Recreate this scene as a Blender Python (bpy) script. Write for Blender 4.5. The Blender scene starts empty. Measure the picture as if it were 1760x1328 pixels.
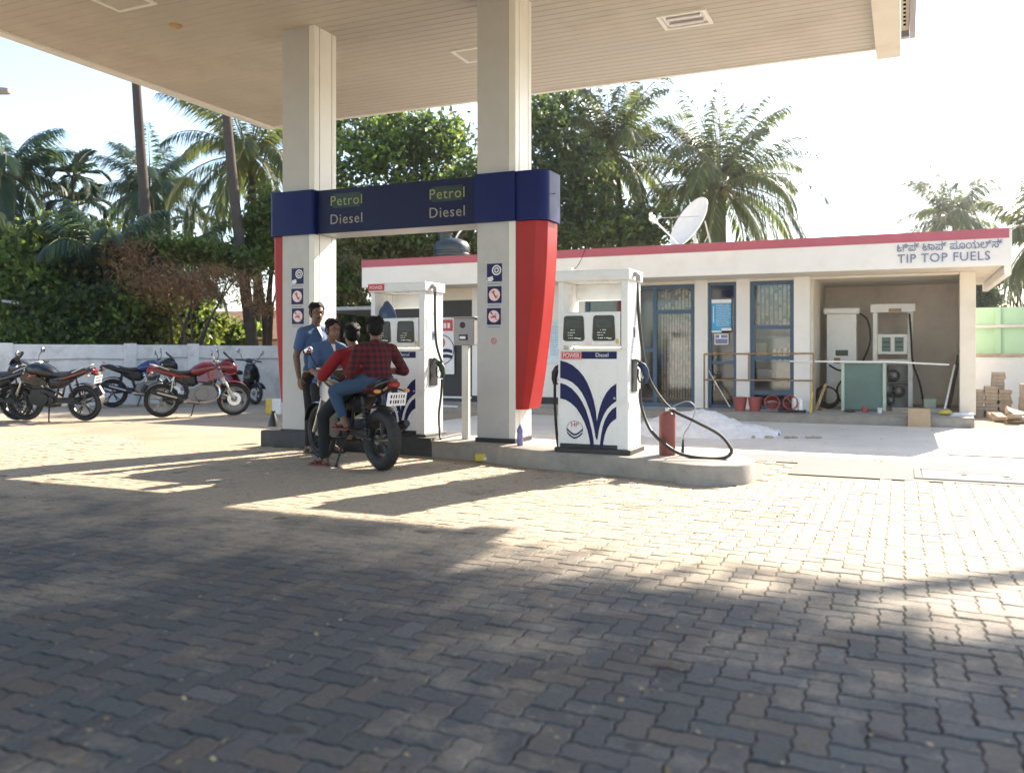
import bpy, math, random
import numpy as np
from mathutils import Vector, Matrix, Quaternion
R = math.radians
sc = bpy.context.scene
COL = sc.collection

# ------------------------------------------------------------------ camera
cam_d = bpy.data.cameras.new('camera')
cam = bpy.data.objects.new('camera', cam_d); COL.objects.link(cam)
cam.location = (0, 0, 1.2)
cam.rotation_euler = (R(90), 0, R(24.07))
cam_d.sensor_width = 36.0
cam_d.lens = 1509 / 1760 * 36
cam_d.shift_y = -59 / 1760
cam_d.clip_end = 3000
cam_d.dof.use_dof = True
cam_d.dof.focus_distance = 9.6
cam_d.dof.aperture_fstop = 1.7
sc.camera = cam

# ------------------------------------------------------------------ light
SUN = Vector((0.46, 1.42, 1.0)).normalized()          # towards the sun
EL = math.asin(SUN.z); AZ = math.atan2(SUN.x, SUN.y)
w = bpy.data.worlds.new('World'); sc.world = w; w.use_nodes = True
nt = w.node_tree; bg = nt.nodes['Background']
sky = nt.nodes.new('ShaderNodeTexSky'); sky.sky_type = 'NISHITA'; sky.sun_disc = False
sky.sun_elevation = EL; sky.sun_rotation = AZ
sky.air_density = 1.0; sky.dust_density = 1.0; sky.ozone_density = 1.0
nt.links.new(sky.outputs[0], bg.inputs[0]); bg.inputs[1].default_value = 0.12
sd = bpy.data.lights.new('sun', 'SUN'); sd.energy = 5.0; sd.angle = R(0.6); sd.color = (1.0, 0.89, 0.74)
so = bpy.data.objects.new('sun', sd); COL.objects.link(so)
so.rotation_euler = SUN.to_track_quat('Z', 'Y').to_euler(); so.location = (10, 30, 30)
sc.view_settings.view_transform = 'Standard'; sc.view_settings.look = 'None'
sc.view_settings.gamma = 1.0; sc.view_settings.use_curve_mapping = False
sc.view_settings.exposure = 1.75
sc.cycles.use_denoising = True
sc.cycles.max_bounces = 8
sc.cycles.transparent_max_bounces = 8

# ------------------------------------------------------------------ helpers
CT, ST = math.cos(R(24.07)), math.sin(R(24.07))
def at(u, v, d):
    """a point d metres deep on the photograph's line of sight (used once, to survey the place)"""
    a = (u - 880) / 1509
    return Vector(((a * CT - ST) * d, (a * ST + CT) * d, 1.2 + (605 - v) * d / 1509))
def yat(u, v, y):
    a = (u - 880) / 1509
    return at(u, v, y / (a * ST + CT))
def lerp(a, b, t): return a + (b - a) * t

def wpos(o):
    p = Vector((0, 0, 0))
    while o is not None: p = p + o.location; o = o.parent
    return p

class MB:
    def __init__(s): s.v = []; s.f = []; s.mi = []; s.mats = []
    def m(s, mat):
        if mat not in s.mats: s.mats.append(mat)
        return s.mats.index(mat)
    def add(s, vs, fs, mat):
        k = len(s.v); i = s.m(mat)
        s.v += [tuple(p) for p in vs]
        for f in fs: s.f.append([a + k for a in f]); s.mi.append(i)
    def box(s, a, b, mat, rot=None, piv=None):
        x0, y0, z0 = a; x1, y1, z1 = b
        vs = [Vector(p) for p in ((x0,y0,z0),(x1,y0,z0),(x1,y1,z0),(x0,y1,z0),(x0,y0,z1),(x1,y0,z1),(x1,y1,z1),(x0,y1,z1))]
        if rot is not None:
            pv = Vector(piv) if piv else sum(vs, Vector()) / 8
            vs = [pv + rot @ (p - pv) for p in vs]
        s.add(vs, [(0,3,2,1),(4,5,6,7),(0,1,5,4),(1,2,6,5),(2,3,7,6),(3,0,4,7)], mat)
    def loft(s, rings, mat, caps=True, closed=True):
        n = len(rings[0]); vs = [p for r in rings for p in r]; fs = []
        for i in range(len(rings) - 1):
            for j in range(n if closed else n - 1):
                k = (j + 1) % n
                fs.append((i*n+j, i*n+k, (i+1)*n+k, (i+1)*n+j))
        if caps:
            fs.append(tuple(range(n))[::-1]); b = (len(rings)-1)*n; fs.append(tuple(b+j for j in range(n)))
        s.add(vs, fs, mat)
    def tube(s, pts, r, mat, n=8, caps=True):
        pts = [Vector(p) for p in pts]; N = len(pts)
        rs = r if isinstance(r, (list, tuple)) else [r] * N
        rings = []; up = None
        for i, p in enumerate(pts):
            t = (pts[min(i+1, N-1)] - pts[max(i-1, 0)])
            t = t.normalized() if t.length > 1e-9 else Vector((0,0,1))
            if up is None: up = Vector((0,0,1)) if abs(t.z) < .9 else Vector((1,0,0))
            a = t.cross(up)
            if a.length < 1e-6: a = t.cross(Vector((0,1,0)))
            a.normalize(); b = a.cross(t).normalized(); up = b
            rings.append([p + (a*math.cos(2*math.pi*k/n) + b*math.sin(2*math.pi*k/n))*rs[i] for k in range(n)])
        s.loft(rings, mat, caps)
    def cyl(s, p0, p1, r0, mat, r1=None, n=16):
        s.tube([p0, p1], [r0, r0 if r1 is None else r1], mat, n)
    def lathe(s, prof, mat, c=(0,0,0), axis='z', n=24, caps=False):
        c = Vector(c); rings = []
        for r, z in prof:
            ring = []
            for k in range(n):
                a = 2*math.pi*k/n; x, y = r*math.cos(a), r*math.sin(a)
                ring.append(c + (Vector((x,y,z)) if axis=='z' else Vector((x,z,y)) if axis=='y' else Vector((z,x,y))))
            rings.append(ring)
        s.loft(rings, mat, caps)
    def torus(s, R0, r, mat, c=(0,0,0), axis='y', n=32, m=10, sx=1.0):
        c = Vector(c); rings = []
        for i in range(n + 1):
            a = 2*math.pi*i/n; ring = []
            for j in range(m):
                b = 2*math.pi*j/m; rr = R0 + r*math.cos(b); h = r*math.sin(b)*sx
                x, y = rr*math.cos(a), rr*math.sin(a)
                ring.append(c + (Vector((x,h,y)) if axis=='y' else Vector((x,y,h)) if axis=='z' else Vector((h,x,y))))
            rings.append(ring)
        s.loft(rings, mat, False)
    def prism(s, poly, axis, d0, d1, mat):
        def P(a, b, d): return (d,a,b) if axis=='x' else (a,d,b) if axis=='y' else (a,b,d)
        n = len(poly)
        vs = [P(a,b,d0) for a,b in poly] + [P(a,b,d1) for a,b in poly]
        fs = [tuple(range(n)), tuple(range(2*n-1, n-1, -1))]
        fs += [(i, i+n, (i+1)%n+n, (i+1)%n) for i in range(n)]
        s.add(vs, fs, mat)
    def ell(s, c, r, mat, n=16, m=10, rot=None):
        c = Vector(c); rings = []
        if not isinstance(r, (tuple, list)): r = (r, r, r)
        for i in range(m + 1):
            t = math.pi*(i/m - .5); cr = max(math.cos(t), 1e-3); ring = []
            for k in range(n):
                a = 2*math.pi*k/n; p = Vector((r[0]*cr*math.cos(a), r[1]*cr*math.sin(a), r[2]*math.sin(t)))
                ring.append(c + (rot @ p if rot is not None else p))
            rings.append(ring)
        s.loft(rings, mat, True)
    def sheet(s, pts, mat): s.add(pts, [tuple(range(len(pts)))], mat)
    def build(s, name, parent=None, world=False, bevel=0, ang=35, seg=2):
        me = bpy.data.meshes.new(name)
        off = wpos(parent) if (world and parent is not None) else Vector((0,0,0))
        me.from_pydata([(p[0]-off.x, p[1]-off.y, p[2]-off.z) for p in s.v], [], s.f)
        for mt in s.mats: me.materials.append(mt)
        me.polygons.foreach_set('material_index', s.mi)
        me.update()
        import bmesh
        bm = bmesh.new(); bm.from_mesh(me); bmesh.ops.recalc_face_normals(bm, faces=bm.faces[:]); bm.to_mesh(me); bm.free()
        me.shade_smooth(); me.set_sharp_from_angle(angle=R(ang))
        o = bpy.data.objects.new(name, me); COL.objects.link(o)
        if parent is not None: o.parent = parent
        if bevel:
            b = o.modifiers.new('bevel', 'BEVEL'); b.width = bevel; b.segments = seg; b.limit_method = 'ANGLE'; b.angle_limit = R(30)
            b.harden_normals = False
        return o

def tag(o, label=None, cat=None, group=None, kind=None):
    if label: o['label'] = label
    if cat: o['category'] = cat
    if group: o['group'] = group
    if kind: o['kind'] = kind
    return o
def thing(name, label, cat, loc=(0,0,0), rz=0, group=None, lean=0):
    o = bpy.data.objects.new(name, None); COL.objects.link(o)
    o.location = loc; o.rotation_euler = (lean, 0, rz); o.empty_display_size = .2
    return tag(o, label, cat, group)
def copy_tree(o, parent=None):
    c = o.copy(); COL.objects.link(c)
    if parent is not None: c.parent = parent
    for ch in list(o.children): copy_tree(ch, c)
    return c
def quads(name, V, mat, parent=None, world=False):
    """V: (n, 4, 3) array of loose quads -> one mesh"""
    V = np.asarray(V, dtype=np.float32); n = len(V)
    if world and parent is not None: V = V - np.array(wpos(parent), dtype=np.float32)
    me = bpy.data.meshes.new(name)
    me.vertices.add(n*4); me.vertices.foreach_set('co', V.reshape(-1))
    me.loops.add(n*4); me.loops.foreach_set('vertex_index', np.arange(n*4, dtype=np.int32))
    me.polygons.add(n); me.polygons.foreach_set('loop_start', np.arange(0, n*4, 4, dtype=np.int32))
    me.update(calc_edges=True); me.validate(); me.materials.append(mat)
    o = bpy.data.objects.new(name, me); COL.objects.link(o)
    if parent is not None: o.parent = parent
    return o
def text(body, size, mat, loc, parent, name='lettering', rot=(R(90),0,0), ext=.002, align='CENTER', world=True, xs=1.0, sp=1.0):
    cu = bpy.data.curves.new('t', 'FONT'); cu.body = body; cu.size = size; cu.extrude = ext
    cu.align_x = align; cu.align_y = 'BOTTOM_BASELINE'; cu.space_character = sp; cu.resolution_u = 3
    t = bpy.data.objects.new('t', cu); COL.objects.link(t)
    dg = bpy.context.evaluated_depsgraph_get(); dg.update()
    me = bpy.data.meshes.new_from_object(t.evaluated_get(dg))
    bpy.data.objects.remove(t)
    from mathutils import Euler
    M = Matrix.Translation(Vector(loc)) @ Euler(rot).to_matrix().to_4x4() @ Matrix.Diagonal((xs,1,1,1))
    me.transform(M)
    if world and parent is not None: me.transform(Matrix.Translation(-wpos(parent)))
    me.materials.clear(); me.materials.append(mat)
    o = bpy.data.objects.new(name, me); COL.objects.link(o)
    if parent is not None: o.parent = parent
    return o
def smoothpts(pts, n=6):
    """Catmull-Rom through the points"""
    pts = [Vector(p) for p in pts]; out = []
    for i in range(len(pts)-1):
        a = pts[max(i-1,0)]; b = pts[i]; c = pts[i+1]; d = pts[min(i+2,len(pts)-1)]
        for k in range(n):
            t = k/n
            out.append(.5*((2*b)+(c-a)*t+(2*a-5*b+4*c-d)*t*t+(3*b-a-3*c+d)*t**3))
    out.append(pts[-1]); return out

# ------------------------------------------------------------------ materials
def nodes(name):
    m = bpy.data.materials.new(name); m.use_nodes = True
    return m, m.node_tree, m.node_tree.nodes['Principled BSDF'], m.node_tree.links
def mk(name, col, rough=.55, metal=0., var=.1, vs=4., bump=0., bs=60., coat=0., dirt=0., dcol=(.16,.11,.07), ds=3., spec=.5, rvar=.08):
    m, t, p, L = nodes(name)
    tc = t.nodes.new('ShaderNodeTexCoord')
    n1 = t.nodes.new('ShaderNodeTexNoise'); n1.inputs['Scale'].default_value = vs; n1.inputs['Detail'].default_value = 6; n1.inputs['Roughness'].default_value = .65
    L.new(tc.outputs['Object'], n1.inputs['Vector'])
    mr = t.nodes.new('ShaderNodeMapRange'); mr.inputs[1].default_value = .3; mr.inputs[2].default_value = .7
    mr.inputs[3].default_value = 1-var; mr.inputs[4].default_value = 1+var; L.new(n1.outputs[0], mr.inputs[0])
    hs = t.nodes.new('ShaderNodeHueSaturation'); hs.inputs['Color'].default_value = (*col, 1); L.new(mr.outputs[0], hs.inputs['Value'])
    out = hs.outputs[0]
    if dirt:
        n2 = t.nodes.new('ShaderNodeTexNoise'); n2.inputs['Scale'].default_value = ds; n2.inputs['Detail'].default_value = 9; n2.inputs['Roughness'].default_value = .72
        L.new(tc.outputs['Object'], n2.inputs['Vector'])
        r2 = t.nodes.new('ShaderNodeMapRange'); r2.inputs[1].default_value = .5; r2.inputs[2].default_value = .78; r2.inputs[3].default_value = 0; r2.inputs[4].default_value = dirt
        L.new(n2.outputs[0], r2.inputs[0])
        mx = t.nodes.new('ShaderNodeMix'); mx.data_type = 'RGBA'; L.new(r2.outputs[0], mx.inputs[0]); L.new(out, mx.inputs[6]); mx.inputs[7].default_value = (*dcol, 1)
        out = mx.outputs[2]
    L.new(out, p.inputs['Base Color'])
    r3 = t.nodes.new('ShaderNodeMapRange'); r3.inputs[1].default_value = .3; r3.inputs[2].default_value = .7
    r3.inputs[3].default_value = max(rough-rvar,.03); r3.inputs[4].default_value = min(rough+rvar,1); L.new(n1.outputs[0], r3.inputs[0]); L.new(r3.outputs[0], p.inputs['Roughness'])
    p.inputs['Metallic'].default_value = metal; p.inputs['Specular IOR Level'].default_value = spec
    if coat: p.inputs['Coat Weight'].default_value = coat; p.inputs['Coat Roughness'].default_value = .06
    if bump:
        n3 = t.nodes.new('ShaderNodeTexNoise'); n3.inputs['Scale'].default_value = bs; n3.inputs['Detail'].default_value = 5; L.new(tc.outputs['Object'], n3.inputs['Vector'])
        b = t.nodes.new('ShaderNodeBump'); b.inputs['Strength'].default_value = bump; b.inputs['Distance'].default_value = .01
        L.new(n3.outputs[0], b.inputs['Height']); L.new(b.outputs[0], p.inputs['Normal'])
    return m
def mk_leaf(name, c1, c2, trans=.45, rough=.45, c3=None):
    m, t, p, L = nodes(name)
    g = t.nodes.new('ShaderNodeNewGeometry'); rp = t.nodes.new('ShaderNodeValToRGB')
    rp.color_ramp.elements[0].color = (*c1,1); rp.color_ramp.elements[1].color = (*c2,1)
    if c3: e = rp.color_ramp.elements.new(.93); e.color = (*c2,1); rp.color_ramp.elements[-1].color = (*c3,1)
    L.new(g.outputs['Random Per Island'], rp.inputs[0]); L.new(rp.outputs[0], p.inputs['Base Color'])
    p.inputs['Roughness'].default_value = rough; p.inputs['Specular IOR Level'].default_value = .35
    tr = t.nodes.new('ShaderNodeBsdfTranslucent'); hs = t.nodes.new('ShaderNodeHueSaturation'); hs.inputs['Value'].default_value = 2.2; hs.inputs['Hue'].default_value = .485
    L.new(rp.outputs[0], hs.inputs['Color']); L.new(hs.outputs[0], tr.inputs['Color'])
    mx = t.nodes.new('ShaderNodeMixShader'); mx.inputs[0].default_value = trans
    L.new(p.outputs[0], mx.inputs[1]); L.new(tr.outputs[0], mx.inputs[2])
    L.new(mx.outputs[0], t.nodes['Material Output'].inputs['Surface'])
    return m
def mk_glass(name, col=(.05,.06,.07), rough=.06):
    m, t, p, L = nodes(name)
    tr = t.nodes.new('ShaderNodeBsdfTransparent'); tr.inputs[0].default_value = (.86,.89,.90,1)
    gl = t.nodes.new('ShaderNodeBsdfGlossy'); gl.inputs['Roughness'].default_value = rough; gl.inputs['Color'].default_value = (.9,.95,1,1)
    fr = t.nodes.new('ShaderNodeFresnel'); fr.inputs[0].default_value = 1.5
    mx = t.nodes.new('ShaderNodeMixShader'); L.new(fr.outputs[0], mx.inputs[0]); L.new(tr.outputs[0], mx.inputs[1]); L.new(gl.outputs[0], mx.inputs[2])
    L.new(mx.outputs[0], t.nodes['Material Output'].inputs['Surface'])
    return m

M = {}
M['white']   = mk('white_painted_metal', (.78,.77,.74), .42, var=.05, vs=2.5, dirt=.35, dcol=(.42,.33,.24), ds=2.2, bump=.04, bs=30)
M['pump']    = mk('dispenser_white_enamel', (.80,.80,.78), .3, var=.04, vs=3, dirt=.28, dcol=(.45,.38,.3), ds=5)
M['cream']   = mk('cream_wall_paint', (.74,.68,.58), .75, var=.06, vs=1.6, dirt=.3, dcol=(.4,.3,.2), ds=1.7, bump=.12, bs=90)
M['wall']    = mk('white_wall_paint', (.80,.78,.74), .8, var=.05, vs=1.3, dirt=.25, dcol=(.45,.36,.27), ds=1.4, bump=.12, bs=80)
M['bound']   = mk('weathered_white_wall', (.74,.725,.70), .85, var=.12, vs=2.0, dirt=.55, dcol=(.25,.18,.13), ds=2.6, bump=.2, bs=60)
M['baywall'] = mk('bay_plaster', (.82,.74,.655), .85, var=.12, vs=1.2, dirt=.35, dcol=(.2,.15,.11), ds=2.2, bump=.15, bs=50)
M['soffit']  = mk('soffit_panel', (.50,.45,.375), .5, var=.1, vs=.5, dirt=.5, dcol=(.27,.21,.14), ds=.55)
M['colm']    = mk('column_cladding', (.50,.49,.47), .5, var=.06, vs=2.2, dirt=.4, dcol=(.30,.27,.23), ds=2.4, bump=.05, bs=160)
M['trim']    = mk('column_trim', (.80,.78,.70), .4, var=.04, vs=3)
M['gap']     = mk('shadow_gap', (.008,.008,.008), .95, spec=.0)
M['blue']    = mk('portal_blue', (.004,.011,.095), .42, var=.1, vs=2, spec=.18, dirt=.12, dcol=(.06,.06,.07))
M['bluebeam']= mk('portal_blue_panel', (.004,.008,.05), .5, spec=.25, var=.12, vs=2, dirt=.1, dcol=(.05,.05,.06))
M['greenled']= mk('led_patch', (.010,.028,.022), .5)
M['red']     = mk('portal_red', (.36,.020,.018), .4, var=.1, vs=2, spec=.25, dirt=.15, dcol=(.25,.08,.05))
M['pink']    = mk('fascia_red_band', (.42,.095,.13), .6, var=.08, vs=1.5, dirt=.2, dcol=(.3,.15,.14))
M['led']     = mk('letter_grey', (.30,.29,.24), .5)
M['ledg']    = mk('letter_green', (.27,.30,.10), .5)
M['signblue']= mk('sign_blue', (.16,.19,.33), .6)
M['navy']    = mk('sticker_navy', (.007,.009,.075), .45, var=.08, vs=6, spec=.3)
M['sred']    = mk('sticker_red', (.55,.035,.035), .4)
M['swhite']  = mk('sticker_white', (.80,.78,.78), .45)
M['spink']   = mk('sticker_faded', (.78,.66,.64), .5)
M['black']   = mk('black_plastic', (.018,.018,.019), .45, var=.2, vs=8)
M['rubber']  = mk('black_rubber', (.022,.021,.020), .7, var=.2, vs=12, dirt=.25, dcol=(.16,.12,.085), ds=7)
M['lcd']     = mk('lcd_grey', (.045,.052,.048), .3, spec=.4)
M['darkglass']=mk('display_glass', (.006,.007,.007), .12, spec=.35)
M['steel']   = mk('brushed_steel', (.62,.61,.58), .32, metal=.9, var=.1, vs=6)
M['chrome']  = mk('chrome', (.75,.75,.74), .12, metal=1.)
M['alum']    = mk('engine_alloy', (.22,.215,.205), .45, metal=.8, var=.12, vs=10)
M['rim']     = mk('alloy_rim', (.42,.36,.27), .4, metal=.6, var=.1, vs=9)
M['drim']    = mk('black_rim', (.03,.03,.03), .35, var=.1)
M['conc']    = mk('kerb_concrete', (.34,.31,.27), .9, var=.2, vs=3.5, dirt=.5, dcol=(.15,.125,.10), ds=4, bump=.5, bs=70)
M['slab']    = mk('strip_concrete', (.17,.165,.16), .9, var=.15, vs=1.3, dirt=.35, dcol=(.20,.17,.14), ds=2, bump=.3, bs=60)
M['plat'] = mk('platform_concrete', (.34,.325,.305), .9, var=.15, vs=1.3, dirt=.35, dcol=(.18,.15,.12), ds=2, bump=.3)
M['kblack']  = mk('black_kerb_paint', (.035,.033,.032), .6, var=.3, vs=7, dirt=.4, dcol=(.14,.11,.09), ds=6, bump=.2)
M['sand']    = mk('white_sand', (.86,.82,.75), .95, var=.08, vs=5, bump=.7, bs=45)
M['frame']   = mk('blue_door_frame', (.045,.10,.17), .45, var=.15, vs=5, dirt=.2, dcol=(.12,.10,.09))
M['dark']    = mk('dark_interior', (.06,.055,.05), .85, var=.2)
M['darkwall']= mk('charcoal_wall', (.045,.045,.045), .7, var=.12, vs=2)
M['glass']   = mk_glass('window_glass')
M['curtain'] = mk('curtain_cloth', (.55,.38,.26), .9, var=.35, vs=9)
M['wood']    = mk('raw_wood', (.42,.29,.16), .8, var=.25, vs=8, bump=.2, bs=40)
M['card']    = mk('cardboard', (.50,.36,.22), .85, var=.12, vs=6)
M['rust']    = mk('rusty_brown_rail', (.30,.19,.10), .7, var=.25, vs=12)
M['pipe']    = mk('white_pipe', (.82,.82,.80), .4, var=.04)
M['pgreen']  = mk('pale_green_paint', (.46,.56,.47), .55, var=.1, vs=4, dirt=.25)
M['dgreen']  = mk('dark_green_panel', (.10,.17,.15), .35, var=.2, vs=3)
M['bucket']  = mk('red_bucket', (.33,.075,.065), .5, var=.12, vs=6, dirt=.25, dcol=(.3,.2,.15))
M['ext']     = mk('faded_red_cylinder', (.23,.055,.042), .5, var=.2, vs=8, dirt=.4, dcol=(.25,.14,.10), ds=6)
M['greenw']  = mk('pale_green_wall', (.46,.66,.42), .8, var=.08, vs=1.5, dirt=.2, bump=.1)
M['brick']   = mk('stacked_paver', (.42,.33,.24), .9, var=.2, vs=9, bump=.3)
M['tank']    = mk('black_tank_plastic', (.020,.028,.032), .38, var=.1)
M['dish']    = mk('dish_white', (.72,.70,.66), .5, var=.06, dirt=.15)
M['grey']    = mk('grey_metal', (.36,.35,.34), .45, var=.1, dirt=.2)
M['mauve']   = mk('fascia_end_grey', (.30,.29,.33), .5, var=.05)
M['bluebag'] = mk('blue_bag_plastic', (.06,.09,.17), .35, var=.2, vs=10)
M['bottle']  = mk('violet_bottle', (.20,.18,.42), .15, var=.1, spec=.7)
M['yellow']  = mk('yellow_paint', (.70,.52,.08), .6, var=.15, dirt=.3)
M['bposter'] = mk('cyan_poster', (.05,.34,.62), .5, var=.2, vs=9)
M['lposter'] = mk('pale_notice', (.62,.72,.76), .6, var=.12, vs=8)
M['bark']    = mk('palm_bark', (.065,.048,.038), .9, var=.3, vs=7, bump=.8, bs=14, dirt=.3, dcol=(.14,.12,.10))
M['bark2']   = mk('tree_bark', (.07,.052,.04), .9, var=.3, vs=6, bump=.7, bs=18)
M['tile']    = mk('roof_tile', (.26,.15,.10), .85, var=.25, vs=5, bump=.4, bs=12)
M['skin']    = mk('skin_brown', (.17,.082,.050), .5, var=.08, vs=9)
M['skin2']   = mk('skin_warm', (.22,.105,.066), .5, var=.08, vs=9)
M['hair']    = mk('black_hair', (.004,.0035,.003), .6, var=.3, vs=60, bump=.6, bs=180, spec=.2)
M['shirtb']  = mk('blue_uniform_cloth', (.062,.115,.225), .85, var=.12, vs=5, bump=.3, bs=25)
M['shirtr']  = mk('red_tee_cloth', (.24,.008,.012), .85, var=.14, vs=5, bump=.3, bs=22)
M['trous']   = mk('dark_trousers', (.012,.011,.013), .85, var=.2, vs=6, bump=.3, bs=22)
M['jeans']   = mk('blue_denim', (.028,.062,.12), .85, var=.2, vs=7, bump=.35, bs=26)
M['blackj']  = mk('black_denim', (.012,.013,.015), .85, var=.2, vs=7, bump=.35, bs=26)
M['slip']    = mk('maroon_slipper', (.20,.05,.045), .6, var=.15)
M['eye']     = mk('eye_white', (.20,.18,.16), .35, spec=.2)
# plaid shirt
m, t, p, L = nodes('plaid_cloth'); tc = t.nodes.new('ShaderNodeTexCoord'); sp_ = t.nodes.new('ShaderNodeSeparateXYZ'); L.new(tc.outputs['Object'], sp_.inputs[0])
def stripes(sock, freq, thr):
    a = t.nodes.new('ShaderNodeMath'); a.operation = 'MULTIPLY'; a.inputs[1].default_value = freq; L.new(sock, a.inputs[0])
    b = t.nodes.new('ShaderNodeMath'); b.operation = 'SINE'; L.new(a.outputs[0], b.inputs[0])
    c = t.nodes.new('ShaderNodeMath'); c.operation = 'GREATER_THAN'; c.inputs[1].default_value = thr; L.new(b.outputs[0], c.inputs[0]); return c.outputs[0]
s1, s2 = stripes(sp_.outputs[1], 105, .1), stripes(sp_.outputs[2], 105, .1)
ad = t.nodes.new('ShaderNodeMath'); ad.operation = 'ADD'; L.new(s1, ad.inputs[0]); L.new(s2, ad.inputs[1])
dv = t.nodes.new('ShaderNodeMath'); dv.operation = 'DIVIDE'; dv.inputs[1].default_value = 2; L.new(ad.outputs[0], dv.inputs[0])
rp = t.nodes.new('ShaderNodeValToRGB'); rp.color_ramp.elements[0].color = (.12,.008,.014,1); rp.color_ramp.elements[1].color = (.012,.006,.009,1)
L.new(dv.outputs[0], rp.inputs[0]); L.new(rp.outputs[0], p.inputs['Base Color']); p.inputs['Roughness'].default_value = .9
M['plaid'] = m
# foliage
M['palm']   = mk_leaf('palm_leaf', (.040,.064,.018), (.085,.108,.030), .42, .38, (.16,.13,.05))
M['palm2']  = mk_leaf('palm_leaf_blue', (.022,.048,.026), (.048,.078,.034), .38, .36)
M['palmdry']= mk_leaf('palm_leaf_dry', (.15,.088,.042), (.25,.16,.075), .4, .7)
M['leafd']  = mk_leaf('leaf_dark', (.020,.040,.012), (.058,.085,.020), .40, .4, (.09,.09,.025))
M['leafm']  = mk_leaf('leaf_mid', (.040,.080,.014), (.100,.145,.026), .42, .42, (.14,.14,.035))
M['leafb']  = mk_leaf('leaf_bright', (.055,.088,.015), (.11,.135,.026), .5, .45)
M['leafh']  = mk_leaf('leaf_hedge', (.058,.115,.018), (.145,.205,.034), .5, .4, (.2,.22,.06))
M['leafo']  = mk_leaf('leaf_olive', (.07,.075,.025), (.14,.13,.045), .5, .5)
rng = random.Random(7); nr = np.random.RandomState(7)
# ================================================================== GROUND
def ground_mat(name, cols, scale, bump):
    m, t, p, L = nodes(name)
    tc = t.nodes.new('ShaderNodeTexCoord')
    n = t.nodes.new('ShaderNodeTexNoise'); n.inputs['Scale'].default_value = scale; n.inputs['Detail'].default_value = 10; n.inputs['Roughness'].default_value = .68
    L.new(tc.outputs['Object'], n.inputs['Vector'])
    rp = t.nodes.new('ShaderNodeValToRGB'); rp.color_ramp.elements[0].position = .32; rp.color_ramp.elements[1].position = .68
    rp.color_ramp.elements[0].color = (*cols[0],1); rp.color_ramp.elements[1].color = (*cols[1],1)
    L.new(n.outputs[0], rp.inputs[0]); L.new(rp.outputs[0], p.inputs['Base Color']); p.inputs['Roughness'].default_value = .95; p.inputs['Specular IOR Level'].default_value = .2
    n2 = t.nodes.new('ShaderNodeTexNoise'); n2.inputs['Scale'].default_value = 28; n2.inputs['Detail'].default_value = 8; L.new(tc.outputs['Object'], n2.inputs['Vector'])
    b = t.nodes.new('ShaderNodeBump'); b.inputs['Strength'].default_value = bump; b.inputs['Distance'].default_value = .03; L.new(n2.outputs[0], b.inputs['Height']); L.new(b.outputs[0], p.inputs['Normal'])
    return m
M['ground'] = ground_mat('sandy_ground', ((.28,.22,.155), (.44,.36,.26)), .55, .35)
M['yard']   = ground_mat('pale_sand_yard', ((.66,.59,.48), (.80,.735,.63)), .8, .5)
g = MB(); g.sheet([(-160,-40,-.008),(160,-40,-.008),(160,190,-.008),(-160,190,-.008)], M['ground'])
tag(g.build('ground'), kind='structure')
g = MB(); n = 40; e = []
for i in range(n+1):
    x = lerp(-7.4, 9, i/n); e.append((x, 10.66 if x > -4 else 10.66 + .25*math.sin(x*2.1), -.004))
e += [(9,15.66,-.004), (-7.4,15.66,-.004)]
g.sheet(e, M['yard']); tag(g.build('sandy_yard'), kind='structure')
g = MB(); g.sheet([(-1.05,9.02,.003),(8,9.02,.003),(8,10.66,.003),(-7.3,10.66,.003),(-7.3,9.95,.003),(-1.05,9.95,.003)], M['slab'])
tag(g.build('concrete_strip'), kind='structure')

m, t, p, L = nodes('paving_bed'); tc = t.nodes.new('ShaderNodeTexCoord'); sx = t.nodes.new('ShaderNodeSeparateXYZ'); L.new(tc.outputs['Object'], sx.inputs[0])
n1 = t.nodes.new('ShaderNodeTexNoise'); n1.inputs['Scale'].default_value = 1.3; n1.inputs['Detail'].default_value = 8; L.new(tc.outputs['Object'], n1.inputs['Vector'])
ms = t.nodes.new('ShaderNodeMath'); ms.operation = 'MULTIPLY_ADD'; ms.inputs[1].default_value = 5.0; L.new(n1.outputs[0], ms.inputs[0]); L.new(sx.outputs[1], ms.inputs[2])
my = t.nodes.new('ShaderNodeMapRange'); my.inputs[1].default_value = 6.0; my.inputs[2].default_value = 9.5; L.new(ms.outputs[0], my.inputs[0])  # joint fill coloured darker in the shaded foreground, paler where the sun falls
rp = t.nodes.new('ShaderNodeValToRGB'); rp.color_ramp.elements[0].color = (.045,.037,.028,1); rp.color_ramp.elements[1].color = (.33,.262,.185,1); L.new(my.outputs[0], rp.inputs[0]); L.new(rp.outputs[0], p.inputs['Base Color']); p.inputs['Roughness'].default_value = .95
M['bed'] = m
g = MB(); g.sheet([(-13,-2,-.0062),(7,-2,-.0062),(7,8.9,-.0062),(-1.2,8.9,-.0062),(-1.2,7.9,-.0062),(-7.6,8.3,-.0062),(-13,8.2,-.0062)], M['bed']); tag(g.build('paving_bed'), kind='structure')
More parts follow.
